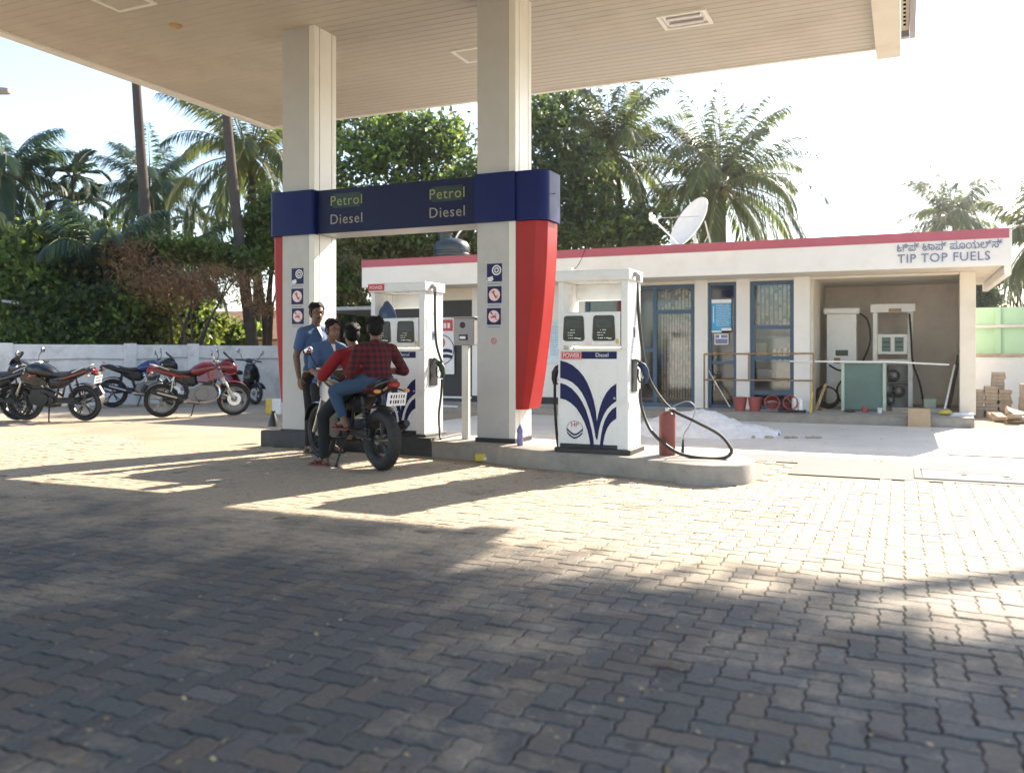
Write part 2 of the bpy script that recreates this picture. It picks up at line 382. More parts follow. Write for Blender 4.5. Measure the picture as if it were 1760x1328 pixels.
# interlocking pavers, laid herringbone, each one a real block (one ground surface)
m, t, p, L = nodes('interlocking_paver')
geo = t.nodes.new('ShaderNodeNewGeometry'); tc = t.nodes.new('ShaderNodeTexCoord')
rp = t.nodes.new('ShaderNodeValToRGB'); el = rp.color_ramp.elements
el[0].color = (.050,.060,.067,1); el[1].color = (.096,.106,.114,1); q = el.new(.5); q.color = (.072,.082,.089,1); q = el.new(.94); q.color = (.098,.086,.076,1)
L.new(geo.outputs['Random Per Island'], rp.inputs[0])
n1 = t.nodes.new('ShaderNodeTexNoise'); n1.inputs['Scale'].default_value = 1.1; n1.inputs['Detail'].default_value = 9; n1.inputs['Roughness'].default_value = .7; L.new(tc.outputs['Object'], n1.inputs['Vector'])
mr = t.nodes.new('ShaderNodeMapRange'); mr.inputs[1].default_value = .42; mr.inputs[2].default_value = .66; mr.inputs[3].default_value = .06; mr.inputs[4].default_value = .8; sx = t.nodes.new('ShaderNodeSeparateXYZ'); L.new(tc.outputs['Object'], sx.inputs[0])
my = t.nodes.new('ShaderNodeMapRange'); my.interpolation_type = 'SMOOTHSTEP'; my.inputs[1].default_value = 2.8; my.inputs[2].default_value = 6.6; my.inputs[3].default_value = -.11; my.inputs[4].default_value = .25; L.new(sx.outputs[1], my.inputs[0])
ma = t.nodes.new('ShaderNodeMath'); L.new(n1.outputs[0], ma.inputs[0]); L.new(my.outputs[0], ma.inputs[1])      # yard sand; the ramp also paints the shaded foreground darker, the sunlit stretch paler
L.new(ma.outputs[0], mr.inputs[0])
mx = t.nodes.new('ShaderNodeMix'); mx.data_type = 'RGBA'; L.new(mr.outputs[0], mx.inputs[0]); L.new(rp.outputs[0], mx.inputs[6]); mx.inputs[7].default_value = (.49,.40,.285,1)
n2 = t.nodes.new('ShaderNodeTexNoise'); n2.inputs['Scale'].default_value = 55; n2.inputs['Detail'].default_value = 6; L.new(tc.outputs['Object'], n2.inputs['Vector'])
mr2 = t.nodes.new('ShaderNodeMapRange'); mr2.inputs[1].default_value = .3; mr2.inputs[2].default_value = .7; mr2.inputs[3].default_value = .82; mr2.inputs[4].default_value = 1.16; L.new(n2.outputs[0], mr2.inputs[0])
hs = t.nodes.new('ShaderNodeHueSaturation'); L.new(mr2.outputs[0], hs.inputs['Value']); L.new(mx.outputs[2], hs.inputs['Color'])
n3 = t.nodes.new('ShaderNodeTexNoise'); n3.inputs['Scale'].default_value = .9; n3.inputs['Detail'].default_value = 7; n3.inputs['Roughness'].default_value = .75
mpv = t.nodes.new('ShaderNodeMapping'); mpv.inputs['Location'].default_value = (9,4,0); L.new(tc.outputs['Object'], mpv.inputs[0]); L.new(mpv.outputs[0], n3.inputs['Vector'])
mr3 = t.nodes.new('ShaderNodeMapRange'); mr3.inputs[1].default_value = .56; mr3.inputs[2].default_value = .70; mr3.inputs[3].default_value = 0; mr3.inputs[4].default_value = .6; L.new(n3.outputs[0], mr3.inputs[0])
mx2 = t.nodes.new('ShaderNodeMix'); mx2.data_type = 'RGBA'; L.new(mr3.outputs[0], mx2.inputs[0]); L.new(hs.outputs[0], mx2.inputs[6]); mx2.inputs[7].default_value = (.07,.062,.055,1)
n4 = t.nodes.new('ShaderNodeTexNoise'); n4.inputs['Scale'].default_value = 4.2; n4.inputs['Detail'].default_value = 3; n4.inputs['Roughness'].default_value = .55; L.new(mpv.outputs[0], n4.inputs['Vector'])
mr4 = t.nodes.new('ShaderNodeMapRange'); mr4.inputs[1].default_value = .655; mr4.inputs[2].default_value = .70; mr4.inputs[3].default_value = 0; mr4.inputs[4].default_value = .62; L.new(n4.outputs[0], mr4.inputs[0])      # oil drips
mx3 = t.nodes.new('ShaderNodeMix'); mx3.data_type = 'RGBA'; L.new(mr4.outputs[0], mx3.inputs[0]); L.new(mx2.outputs[2], mx3.inputs[6]); mx3.inputs[7].default_value = (.045,.040,.035,1)
L.new(mx3.outputs[2], p.inputs['Base Color']); p.inputs['Roughness'].default_value = .78; p.inputs['Specular IOR Level'].default_value = .35
b = t.nodes.new('ShaderNodeBump'); b.inputs['Strength'].default_value = .3; b.inputs['Distance'].default_value = .005; L.new(n2.outputs[0], b.inputs['Height']); L.new(b.outputs[0], p.inputs['Normal'])
M['paver'] = m
W = .106; AMP = .0062
def in_island(x, y): return -7.6 < x < -1.25 and 8.02 + max(0, (-2.0 - x))*.18 < y < 9.8
V = []; F = []
i0, i1, j0, j1 = int(-14/W), int(8/W), int(-.5/W), int(10.2/W)
def edge(p, q, ax):
    # displaced unit edge between grid points, the same for both blocks that share it
    (x0,y0), (x1,y1) = p, q
    if ax == 0:
        s = 1 if x1 > x0 else -1
        a = [(.28, AMP), (.72, -AMP)] if s > 0 else [(.72, -AMP), (.28, AMP)]
        xl = min(x0,x1); return [((xl+f)*W, y0*W+o) for f,o in a]
    s = 1 if y1 > y0 else -1
    a = [(.28, AMP), (.72, -AMP)] if s > 0 else [(.72, -AMP), (.28, AMP)]
    yl = min(y0,y1); return [(x0*W+o, (yl+f)*W) for f,o in a]
for i in range(i0, i1):
    for j in range(j0, j1):
        k = (i - j) % 4
        if k == 0: cells = (2, 1)
        elif k == 3: cells = (1, 2)
        else: continue
        cx, cy = (i + cells[0]/2)*W, (j + cells[1]/2)*W
        d = -ST*cx + CT*cy; r = CT*cx + ST*cy
        if d < 1.2 or abs(r) > .60*d + 1.4: continue
        if cy > 9.0 + .35*math.sin(cx*1.3) and (cx > -1.1 or cy > 9.95): continue
        if cx < -7.4 and cy > 8.6 + .5*math.sin(cx*1.7): continue
        if in_island(cx, cy): continue
        if d > 8 and nr.rand() < .03: continue
        a, b_ = cells
        cor = [(i+x, j) for x in range(a)] + [(i+a, j+y) for y in range(b_)] + [(i+a-x, j+b_) for x in range(a)] + [(i, j+b_-y) for y in range(b_)]
        poly = []
        for q in range(len(cor)):
            p0, p1 = cor[q], cor[(q+1) % len(cor)]
            poly.append((p0[0]*W, p0[1]*W)); poly += edge(p0, p1, 0 if p0[1] == p1[1] else 1)
        g0 = .0022 + .002*nr.rand(); L_, B_ = a*W, b_*W
        rot = nr.normal(0, .012); dx, dy = nr.normal(0, .0012, 2); h0 = nr.normal(0, .0012); tx, ty = nr.normal(0, .007, 2)
        c_, s_ = math.cos(rot), math.sin(rot); base = len(V); N = len(poly)
        for ins, z in ((g0, -.03), (g0, -.0035), (g0+.0045, 0)):
            for (x, y) in poly:
                x -= cx; y -= cy
                x *= 1 - 2*ins/L_; y *= 1 - 2*ins/B_
                x, y = c_*x - s_*y, s_*x + c_*y
                V.append((cx+x+dx, cy+y+dy, z + h0 + tx*x + ty*y))
        for lv in range(2):
            for q in range(N):
                q2 = (q+1) % N; F.append((base+lv*N+q, base+lv*N+q2, base+(lv+1)*N+q2, base+(lv+1)*N+q))
        F.append(tuple(base+2*N+q for q in range(N)))
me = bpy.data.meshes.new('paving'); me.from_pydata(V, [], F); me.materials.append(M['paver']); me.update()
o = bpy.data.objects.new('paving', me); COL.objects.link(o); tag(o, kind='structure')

# scattered grit and leaf litter lying on the paving
V = []
for k in range(900):
    d = 2.2 + 13*nr.rand()**1.3; u = nr.uniform(-80, 1840); a = (u-880)/1509
    x, y = (a*CT-ST)*d, (a*ST+CT)*d
    if in_island(x, y) or y > 15: continue
    s = nr.uniform(.004, .014); th = nr.rand()*6.28; z = .004 + s*.5
    ax = np.array([math.cos(th), math.sin(th), .3*nr.normal()])*s; ay = np.array([-math.sin(th), math.cos(th), .3*nr.normal()])*s*nr.uniform(.5,1)
    c0 = np.array([x,y,z]); V.append([c0-ax, c0-ay, c0+ax, c0+ay])
M['litter'] = mk_leaf('leaf_litter', (.20,.13,.05), (.40,.33,.2), .1, .8, (.05,.04,.03))
tag(quads('leaf_litter', V, M['litter']), 'scattered dry leaf bits and grit lying over the block paving', 'leaf litter', kind='stuff')

# ================================================================== CANOPY
ZC = 5.27; CX0, CX1, CY0, CY1 = -10.42, -.34, -7.0, 12.72
T = thing('station_canopy', 'large flat cream station canopy with ribbed soffit standing on two columns', 'canopy', (-5.4, 8.9, ZC))
s = MB(); y = CY0; pw = .152
while y < CY1 - .01:
    y2 = min(y + pw, CY1); gq = .012
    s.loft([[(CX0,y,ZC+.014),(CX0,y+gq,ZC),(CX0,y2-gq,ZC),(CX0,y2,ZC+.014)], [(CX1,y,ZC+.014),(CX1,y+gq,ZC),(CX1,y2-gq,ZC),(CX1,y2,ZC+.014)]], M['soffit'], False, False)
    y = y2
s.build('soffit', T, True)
b = MB(); b.box((CX0,CY0,ZC+.03),(CX1,CY1,ZC+.72), M['grey']); b.build('roof_deck', T, True)
b = MB(); b.box((CX0-.16,CY0,ZC-.035),(CX0+.0,CY1+.06,ZC+.80), M['trim']); b.build('fascia_board', T, True, bevel=.01)
b = MB(); b.box((CX0,CY1+.002,ZC-.02),(CX1-.002,CY1+.07,ZC+.78), M['trim']); b.build('fascia_board', T, True, bevel=.008)
b = MB(); b.box((CX0,CY0-.1,ZC-.035),(CX1,CY0-.002,ZC+.80), M['trim']); b.build('fascia_board', T, True, bevel=.01)
b = MB(); b.box((CX1,CY0,ZC-.16),(CX1+.30,CY1+.02,ZC+.10), M['cream']); b.build('edge_beam', T, True, bevel=.006)
b = MB(); b.box((CX1+.302,CY0,ZC+.06),(CX1+.40,CY1-.35,ZC+.16), M['cream'])
for k in range(46):
    yy = 5.8 + k*.14; b.box((CX1+.33,yy,ZC+.048),(CX1+.36,yy+.05,ZC+.062), M['gap'])
b.box((CX1+.402,CY0,ZC-.02),(CX1+.47,CY1-.25,ZC+.9), M['mauve']); b.box((CX1+.302,CY1-.348,ZC-.02),(CX1+.4,CY1-.25,ZC+.3), M['mauve'])
b.build('fascia_board', T, True)

def ceiling_light(x, y, wx, wy, label, bare):
    t_ = thing('ceiling_light', label, 'ceiling light', (x, y, ZC), 0, 'recessed lights in the canopy soffit')
    f = MB(); fr = .045
    for (a, c, e_, d_) in ((-wx,-wy,wx,-wy+fr),(-wx,wy-fr,wx,wy),(-wx,-wy+fr,-wx+fr,wy-fr),(wx-fr,-wy+fr,wx,wy-fr)):
        f.box((a,c,-.022),(e_,d_,.02), M['trim'])
    f.build('frame', t_)
    r = MB()
    if bare:
        r.box((-wx+fr,-wy+fr,-.004),(wx-fr,wy-fr,.012), M['steel'])
        r.build('reflector', t_)
        for yy in (-.10, .09):
            l = MB(); l.cyl((-wx+.09,yy,-.02),(wx-.09,yy,-.02),.018,M['swhite'],n=10); l.build('lamp_tube', t_)
    else:
        r.box((-wx+fr,-wy+fr,-.012),(wx-fr,wy-fr,.012), M['soffit']); r.build('cover_panel', t_)
    return t_
pt = lambda u, v: at(u, v, (ZC-1.2)*1509/(605-v))
a = pt(1177,33); ceiling_light(a.x, a.y, .30, .24, 'square recessed light with bare tubes near the right end of the canopy', True)
a = pt(822,92); ceiling_light(a.x, a.y, .30, .26, 'closed square light panel in the soffit beside the right column', False)
a = pt(202,-4); ceiling_light(a.x, a.y, .30, .30, 'closed square light panel in the soffit at the top left', False)
a = pt(302,44); b = MB(); b.lathe([(.002,-.03),(.05,-.028),(.075,-.015),(.08,.01)], M['wood'], (0,0,0)); o = b.build('junction_box')
o.location = (a.x, a.y, ZC); tag(o, 'small round brown junction cover on the canopy soffit left of the columns', 'junction box')

# ================================================================== COLUMNS
def column(x0, x1, y0, y1, label):
    t_ = thing('canopy_column', label, 'column', ((x0+x1)/2, (y0+y1)/2, .18), 0, 'canopy columns')
    b = MB(); b.box((x0,y0+.02,.23),(x1-.02,y1-.02,ZC), M['colm']); b.box((x0+.0,y0,.23),(x1-.085,y0+.018,ZC), M['colm']); b.build('shaft', t_, True)
    b = MB(); b.box((x1-.083,y0,.23),(x1,y0+.10,ZC), M['trim']); b.box((x1-.018,y0+.112,.23),(x1,y1-.10,ZC), M['trim']); b.box((x1-.018,y1-.088,.23),(x1,y1,ZC), M['trim'])
    b.build('corner_trim', t_, True, bevel=.003)
    b = MB(); b.box((x0-.02,y0-.015,.181),(x1+.004,y1,.229), M['kblack']); b.build('base_plinth', t_, True)
    b = MB(); b.box((x1-.019,y0+.101,.24),(x1-.016,y0+.111,ZC-.01), M['gap']); b.box((x1-.019,y1-.099,.24),(x1-.016,y1-.089,ZC-.01), M['gap']); b.build('panel_gap', t_, True)
    return t_
YF = 8.97
def sticker(par, u, v0, v1, kind, yf=YF, seed=0):
    """a safety pictogram with its small line of lettering, on the column's front"""
    P = yat(u, v0, yf); Q = yat(u, v1, yf); h = P.z - Q.z; x, z = P.x, (P.z+Q.z)/2; wd = h*.46
    b = MB(); y = yf
    b.box((x-wd,y-.0025,z-h/2),(x+wd,y-.0002,z+h/2), M['navy'])
    def disc(cx, cz, r, m_, dy, n=26): b.prism([(cx+r*math.cos(2*math.pi*k/n), cz+r*math.sin(2*math.pi*k/n)) for k in range(n)], 'y', y-dy, y-.0004, m_)
    def bar(cx, cz, l, t_, ang, m_, dy):
        c_, s_ = math.cos(ang), math.sin(ang)
        b.prism([(cx+c_*i*l/2-s_*j*t_/2, cz+s_*i*l/2+c_*j*t_/2) for i,j in ((-1,-1),(1,-1),(1,1),(-1,1))], 'y', y-dy, y-.0004, m_)
    if kind == 0:
        disc(x+wd*.28, z+h*.13, wd*.62, M['swhite'], .0034); disc(x+wd*.28, z+h*.13, wd*.45, M['navy'], .0040); disc(x+wd*.28, z+h*.13, wd*.33, M['swhite'], .0046)
        for an in (.2, 1.5, 2.6): bar(x+wd*.28, z+h*.13, wd*.45, wd*.09, an, M['navy'], .0052)
        bar(x-wd*.55, z-h*.34, wd*.75, h*.22, .25, M['swhite'], .0034); bar(x-wd*.7, z-h*.46, wd*.8, h*.05, 0, M['swhite'], .0038)
    else:
        disc(x, z, wd*.82, M['sred'], .0034); disc(x, z, wd*.78, M['spink'], .0040)
        bar(x, z, wd*1.4, wd*.09, -.8, M['sred'], .0052)
        if kind == 1:
            bar(x-.1*wd, z+.18*h, wd*.3, wd*.26, -.6, M['sred'], .0046); bar(x+.05*wd, z-.05*h, wd*.75, wd*.22, -1.0, M['sred'], .0047); bar(x+.28*wd, z-.1*h, wd*.5, wd*.1, .5, M['sred'], .0048)
        else:
            bar(x-.05*wd, z-.04*h, wd*.85, wd*.2, .12, M['sred'], .0046); bar(x+.2*wd, z+.1*h, wd*.5, wd*.1, .9, M['sred'], .0047); bar(x-.35*wd, z+.2*h, wd*.3, wd*.2, -.6, M['navy'], .0048)
    for k in range(9): # its small line of unreadable lettering
        xx = x - wd*.9 + k*wd*.2; b.box((xx,y-.0012,z-h*.5-.032),(xx+wd*.13,y-.0003,z-h*.5-.032+rng.uniform(.008,.015)), M['signblue'])
    return b.build('pictogram_sign', par, True)
C1 = column(-7.19, -6.70, YF, YF+.46, 'left cream canopy column behind the two men in blue shirts')
C2 = column(-4.44, -3.965, YF, YF+.46, 'right cream canopy column with a violet bottle at its foot')
sticker(C1, 511.5, 461, 488, 0); sticker(C1, 511, 496, 523, 1); sticker(C1, 512, 530, 557, 2)
sticker(C2, 850, 453, 484, 0); sticker(C2, 850, 492, 521, 1); sticker(C2, 849, 529.5, 558, 2)
b = MB(); P = yat(849, 586, YF); b.lathe([(.026,0),(.034,0)], M['sred'], (P.x, YF-.0025, P.z), 'y', 20)
b.box((P.x-.018,YF-.003,P.z-.005),(P.x+.018,YF-.001,P.z+.005), M['sred'], Matrix.Rotation(.8,3,'Y')); b.build('round_stamp', C2, True)

# ================================================================== PORTAL SIGN across the columns
T = thing('portal_sign', 'blue and red portal sign reading Petrol and Diesel joined to both columns', 'sign', (-5.57, YF, 2.68))
Z0, Z1 = 2.665, 3.215
def band(x0, x1, y0, y1, rl, rr):
    """plan of a box with rounded front corners"""
    o_ = []; n = 8
    for k in range(n+1): a_ = math.pi + (math.pi/2)*k/n; o_.append((x0+rl+rl*math.cos(a_), y0+rl+rl*math.sin(a_)))
    for k in range(n+1): a_ = 1.5*math.pi + (math.pi/2)*k/n; o_.append((x1-rr+rr*math.cos(a_), y0+rr+rr*math.sin(a_)))
    return o_ + [(x1,y1),(x0,y1)]
b = MB(); b.prism(band(-7.385,-6.685,YF-.05,YF+.50,.10,.03), 'z', Z0, Z1, M['blue']); b.build('blue_band', T, True)
b = MB(); b.prism(band(-4.455,-3.955,YF-.05,YF+.50,.004,.004), 'z', Z0, Z1, M['blue']); b.build('blue_band', T, True)
b = MB(); b.prism(band(-3.953,-3.585,YF-.02,YF+.40,.01,.12), 'z', Z0, Z1, M['blue']); b.build('blue_band', T, True)
b = MB(); b.box((-6.684,YF+.03,Z0+.005),(-4.457,YF+.036,Z1-.006), M['bluebeam']); b.box((-6.684,YF+.037,Z0),(-4.457,YF+.46,Z1-.01), M['grey']); b.build('beam', T, True, bevel=.003)
for u, s_ in ((595.5, 1), (768.5, 1)):
    P = yat(u, 352 if u < 700 else 341, YF+.03); Q = yat(u, 382 if u < 700 else 371, YF+.03); yy = YF+.026
    zt = P.z; zb = Q.z
    pb = MB(); pb.box((P.x-.20,YF+.0265,zt-.03),(P.x+.20,YF+.0295,zt+.145), M['greenled']); pb.build('led_panel', T, True)
    text('Petrol', .172, M['ledg'], (P.x, yy-.001, zt), T, ext=.002, sp=1.12)
    text('Diesel', .172, M['led'], (P.x, yy-.001, zb-.012), T, ext=.002, sp=1.12)
def fin(xa, sgn, wtop, wbot, label):
    """red wing, tapering in a curve from the blue band down"""
    b = MB(); n = 22; rings = []
    for k in range(n+1):
        t_ = k/n; z = lerp(.56, Z0-.003, t_)
        wd = wbot + (wtop-wbot)*(1-(1-t_)**1.8)
        y0 = YF+.005; y1 = YF+.40; c = min(.11, wd*.4)
        ring = [(xa,y0,z),(xa+sgn*(wd-c),y0,z),(xa+sgn*wd,y0+c*.9,z),(xa+sgn*wd,y1,z),(xa,y1,z)]
        rings.append(ring)
    b.loft(rings, M['red']); return b.build('red_wing', T, True, bevel=.004, ang=25)
fin(-3.962, 1, .345, .135, ''); fin(-7.193, -1, .19, .03, '')

# ================================================================== ISLAND
IP = [(-7.52,8.95),(-7.0,8.95),(-6.2,8.93),(-5.4,8.92),(-4.9,8.86),(-4.3,8.72),(-3.6,8.46),(-3.1,8.33),(-2.55,8.24),(-2.0,8.0),(-1.75,7.90),(-1.55,7.93),(-1.38,8.06),(-1.30,8.26),(-1.30,8.6),(-1.45,8.9),(-1.8,9.15),(-2.6,9.4),(-4,9.62),(-7.5,9.72)]
IPs = IP
def island_part(name, poly, par, mat, z1=.18):
    b = MB(); n = len(poly); cx = sum(p[0] for p in poly)/n; cy = sum(p[1] for p in poly)/n
    def ring(k, z): return [(cx+(x-cx)*(1-k/max(abs(x-cx),.3)) if abs(x-cx) > .1 else x, cy+(y-cy)*(1-k/max(abs(y-cy),.2)), z) for x,y in poly]
    b.loft([ring(0,-.03), ring(0,z1-.02), ring(.006,z1-.006), ring(.02,z1)], mat); return b.build(name, par, True, ang=50)
T = thing('pump_island', 'long low concrete pump island with its left kerb painted black', 'island', (-4.4, 8.9, 0))
cut = -4.98
left = [(x,y) for x,y in IP if x < cut]; li = [q for q in IP[:8] if q[0] < cut]
island_part('painted_kerb', [(-7.52,8.95),(-7.0,8.95),(-6.2,8.93),(-5.4,8.92),(-4.99,8.88),(-4.99,9.66),(-7.5,9.72)], T, M['kblack'], .205)
island_part('concrete_kerb', [(-4.985,8.885),(-4.9,8.86)] + IP[5:19] + [(-4.985,9.655)], T, M['conc'])

# ================================================================== DISPENSERS
def swoosh(px): return [(-.37+(a-60)/410*.74, (1255-b_)*.00152) for a, b_ in px]
SW = [[(75,640),(115,652),(150,672),(185,705),(215,745),(238,790),(258,845),(275,905),(287,970),(293,1040),(293,1165),(286,1150),(277,1090),(265,1030),(250,970),(230,910),(205,855),(180,818),(150,788),(115,768),(75,757)],
      [(75,791),(110,803),(145,828),(180,870),(205,912),(228,965),(247,1030),(262,1095),(272,1155),(277,1219),(256,1219),(250,1165),(238,1105),(222,1055),(200,1005),(172,958),(140,925),(108,904),(75,895)],
      [(406,790),(375,815),(348,852),(328,895),(312,945),(300,1000),(293.5,1042),(293.5,1165),(297,1155),(304,1100),(315,1050),(332,1000),(352,960),(378,928),(406,905)],
      [(406,940),(380,960),(358,992),(340,1030),(327,1075),(318,1130),(312,1180),(310,1219),(327,1219),(331,1175),(340,1125),(354,1082),(372,1050),(390,1031),(406,1020)]]
def nozzle(par, x, y, z, sgn, mbody):
    b = MB()
    def Q(a, c): return (x+sgn*a, y, z+c)
    b.tube([Q(-.01,.12),Q(.03,.10),Q(.055,.06)], [.012,.014,.018], M['alum'], 8)
    b.tube([Q(.035,.075),Q(.075,.05),Q(.105,.0),Q(.112,-.06),Q(.10,-.12)], [.026,.036,.036,.030,.022], mbody, 10)
    b.tube([Q(.03,.02),Q(.025,-.05),Q(.04,-.11),Q(.09,-.115)], [.009]*4, M['black'], 6)
    b.tube([Q(.07,-.0),Q(.055,-.05),Q(.07,-.08)], [.007]*3, M['steel'], 6)
    return b.build('nozzle', par)
def dispenser(name, label, loc, ncol, second):
    T = thing(name, label, 'fuel dispenser', loc, 0, 'white fuel dispensers on the island')
    b = MB(); b.box((-.40,-.03,0),(.405,.49,.05), M['kblack']); b.build('plinth', T, bevel=.006)
    b = MB(); b.box((-.37,0,.05),(.37,.46,1.045), M['pump'])
    b.box((.30,0,1.046),(.37,.46,1.735), M['pump']); b.box((-.37,0,1.046),(-.312,.46,1.735), M['pump'])
    b.box((-.311,.40,1.56),(.299,.46,1.735), M['pump']); b.box((-.311,.30,1.046),(.299,.46,1.08), M['pump'])
    b.build('cabinet', T, bevel=.006)
    b = MB(); b.box((-.39,-.022,1.736),(.392,.482,1.85), M['pump']); b.build('head_cap', T, bevel=.014, seg=3)
    b = MB(); b.box((-.33,-.014,1.085),(.292,.28,1.425), M['pump']); h = b.build('display_housing', T, bevel=.010, seg=3)
    for x0, x1 in ((-.30,-.085),(.014,.238)):
        b = MB(); n = 6; pl = []
        for (cx, cz, a0) in ((x1-.03,1.36,0),(x0+.03,1.36,90),(x0+.02,1.16,180),(x1-.02,1.16,270)):
            for k in range(n): a_ = R(a0+90*k/(n-1)); pl.append((cx+.028*math.cos(a_), cz+.028*math.sin(a_)))
        b.prism(pl, 'y', -.021, -.0145, M['darkglass']); d = b.build('display', h)
        s = MB(); s.box((x0+.025,-.0235,1.265),(x1-.022,-.0215,1.352), M['lcd']); s.build('lcd_screen', d)
        s = MB(); rr = random.Random(int(abs(x0)*1000)); s.box((x0+.018,-.0226,1.146),(x1-.018,-.0212,1.256), M['darkglass'])
        for (zz, n_, x_) in ((1.24,3,.3),(1.213,4,.1),(1.187,3,.1),(1.158,5,.15)):
            for k in range(n_):
                xx = lerp(x0+.03, x1-.04, x_+k*.14); s.box((xx,-.0235,zz),(xx+.016*rr.uniform(.5,1.5),-.0215,zz+.007), M['swhite'] if zz > 1.17 else M['steel'])
        s.box((x1-.065,-.0235,1.152),(x1-.03,-.0215,1.162), M['swhite']); s.build('display_marks', d)
    b = MB(); b.box((-.344,-.006,.093),(.262,.004,1.03), M['pump']); f = b.build('front_panel', T, bevel=.002)
    b = MB(); b.box((-.344,-.008,.052),(.262,-.001,.091), M['black']); b.build('kick_plate', T)
    b = MB()
    for pl in SW: b.prism(swoosh(pl), 'y', -.0085, -.0055, M['navy'])
    b.build('wing_stripes', f)
    b = MB(); b.box((-.118,-.0085,.952),(.258,-.0055,1.026), M['navy']); b.build('grade_band', f)
    b = MB(); b.box((-.336,-.0092,.944),(-.112,-.0055,1.026), M['sred']); b.box((-.33,-.0095,.95),(-.118,-.0090,1.020), M['swhite']); b.box((-.326,-.0098,.954),(-.122,-.0093,1.016), M['sred']); b.build('red_badge', f)
    text('POWER', .066, M['swhite'], (-.224,-.0100,.963), f, ext=.0008, world=False, sp=.92, xs=.82)
    text(second, .058, M['swhite'], (.105,-.0090,.972), f, ext=.0008, world=False, xs=.95)
    b = MB(); cx, cz = -.185, .235; r = .088                          # round emblem: red letters over blue wings
    b.lathe([(r-.004,0),(r,0)], M['navy'], (cx,-.0085,cz), 'y', 30)
    for sg in (-1, 1):
        for (o_, th) in ((0,.020),(-.034,.018)):
            pts = [(cx+sg*(r*.94)*(1-k/8)**1.0, cz+o_+.012-.055*math.sin(k/8*1.45)) for k in range(9)]
            b.prism(pts + [(x_, z_-th) for x_, z_ in pts[::-1]], 'y', -.0088, -.0056, M['navy'])
    b.build('round_emblem', f)
    text('HP', .062, M['sred'], (cx,-.0090,cz+.028), f, ext=.0008, world=False, xs=1.1)
    # right side panel: boot, label, small printed lines
    b = MB(); b.box((.3705,.12,.62),(.382,.31,.95), M['black']); b.build('nozzle_boot', T, bevel=.004)
    b = MB(); b.lathe([(.001,-.004),(.011,-.004),(.012,0)], M['steel'], (.235,-.006,.56), 'y', 14); b.box((.2315,-.0105,.552),(.2385,-.0095,.568), M['black']); b.build('door_lock', f)
    b = MB(); b.box((-.06,-.0165,1.10),(.0,-.0142,1.125), M['spink']); b.build('test_sticker', h)
    b = MB(); b.box((.25,-.0165,1.105),(.28,-.0142,1.15), M['sticker_y']); b.build('test_sticker', h)
    b = MB(); b.box((.3705,.20,1.17),(.375,.255,1.27), M['signblue']); b.box((.3745,.21,1.20),(.376,.245,1.245), M['lcd']); b.build('calibration_plate', T)
    b = MB()
    for k in range(6): b.box((.3703,.07,1.02+k*.025),(.3712,.07+rng.uniform(.18,.28),1.024+k*.025), M['signblue'])
    b.box((.3703,.055,1.26),(.3715,.062,1.40), M['sred'] if ncol == 'g' else M['signblue']); b.build('printed_notice', T)
    nozzle(T, .385, .22, .83, 1, M['hosegreen'] if ncol == 'g' else M['noznavy'])
    b = MB(); b.box((-.382,.12,.62),(-.3705,.31,.95), M['black']); b.build('nozzle_boot', T, bevel=.004)
    nozzle(T, -.385, .22, .80, -1, M['black'])
    b = MB(); b.tube(smoothpts([(-.49,.22,.68),(-.485,.21,.45),(-.46,.2,.15),(-.43,.17,.02)]), .016, M['rubber'], 8); b.build('hose', T)
    b = MB(); b.tube([(.393,.14,1.80),(.42,.14,1.80),(.435,.14,1.785),(.437,.14,1.73)], .026, M['grey'], 10); b.build('hose_elbow', T)
    return T
M['sticker_y'] = mk('yellow_sticker', (.6,.45,.08), .5)
M['hosegreen'] = mk('nozzle_green', (.02,.055,.03), .45, var=.2, vs=12)
M['noznavy'] = mk('nozzle_navy', (.02,.035,.085), .4, var=.2, vs=12)
M['hose'] = mk('hose_rubber', (.035,.036,.030), .55, var=.2, vs=9, dirt=.3, dcol=(.14,.12,.09))
D1 = dispenser('fuel_dispenser', 'white dispenser with blue wing stripes and a long looped hose', (-2.87, 8.41, .18), 'n', 'Diesel')
b = MB(); pts = [at(1094.5,474,9.03),at(1096,510,9.0),at(1099,556,8.97),at(1105,607,8.93),at(1116,651,8.88),at(1135,683,8.8),at(1157,705,8.72),at(1195,724,8.62),at(1236,746,8.5),at(1255,768,8.4),at(1256,779,8.36),at(1243,787,8.36),at(1211,787.5,8.40),at(1173,781,8.47),at(1145,765,8.55),at(1119,740,8.68),at(1105,708,8.8),at(1100,683,8.85),at(1101,668,8.86)]
b.tube(smoothpts(pts, 5), .0165, M['hose'], 10); b.build('hose', D1, True)
D2 = dispenser('fuel_dispenser', 'white dispenser with a green nozzle and a blue bag tucked in its head', (-5.52, 9.0, .18), 'g', 'Petrol')
b = MB(); b.box((-.395,-.026,1.755),(-.165,-.0225,1.835), M['sred']); bd = b.build('red_badge', D2); text('POWER', .062, M['swhite'], (-.28,-.0265,1.773), bd, ext=.0008, world=False, xs=.85)
b = MB(); b.tube(smoothpts([(.437,.14,1.73),(.435,.14,1.5),(.445,.15,1.15),(.475,.2,.95),(.50,.215,.90)],5), .015, M['hose'], 8); b.build('hose', D2)
b = MB(); b.tube(smoothpts([(.487,.22,.70),(.485,.2,.5),(.50,.12,.28),(.57,.02,.05),(.60,-.02,.012)],5), .015, M['hose'], 8); b.build('hose', D2)
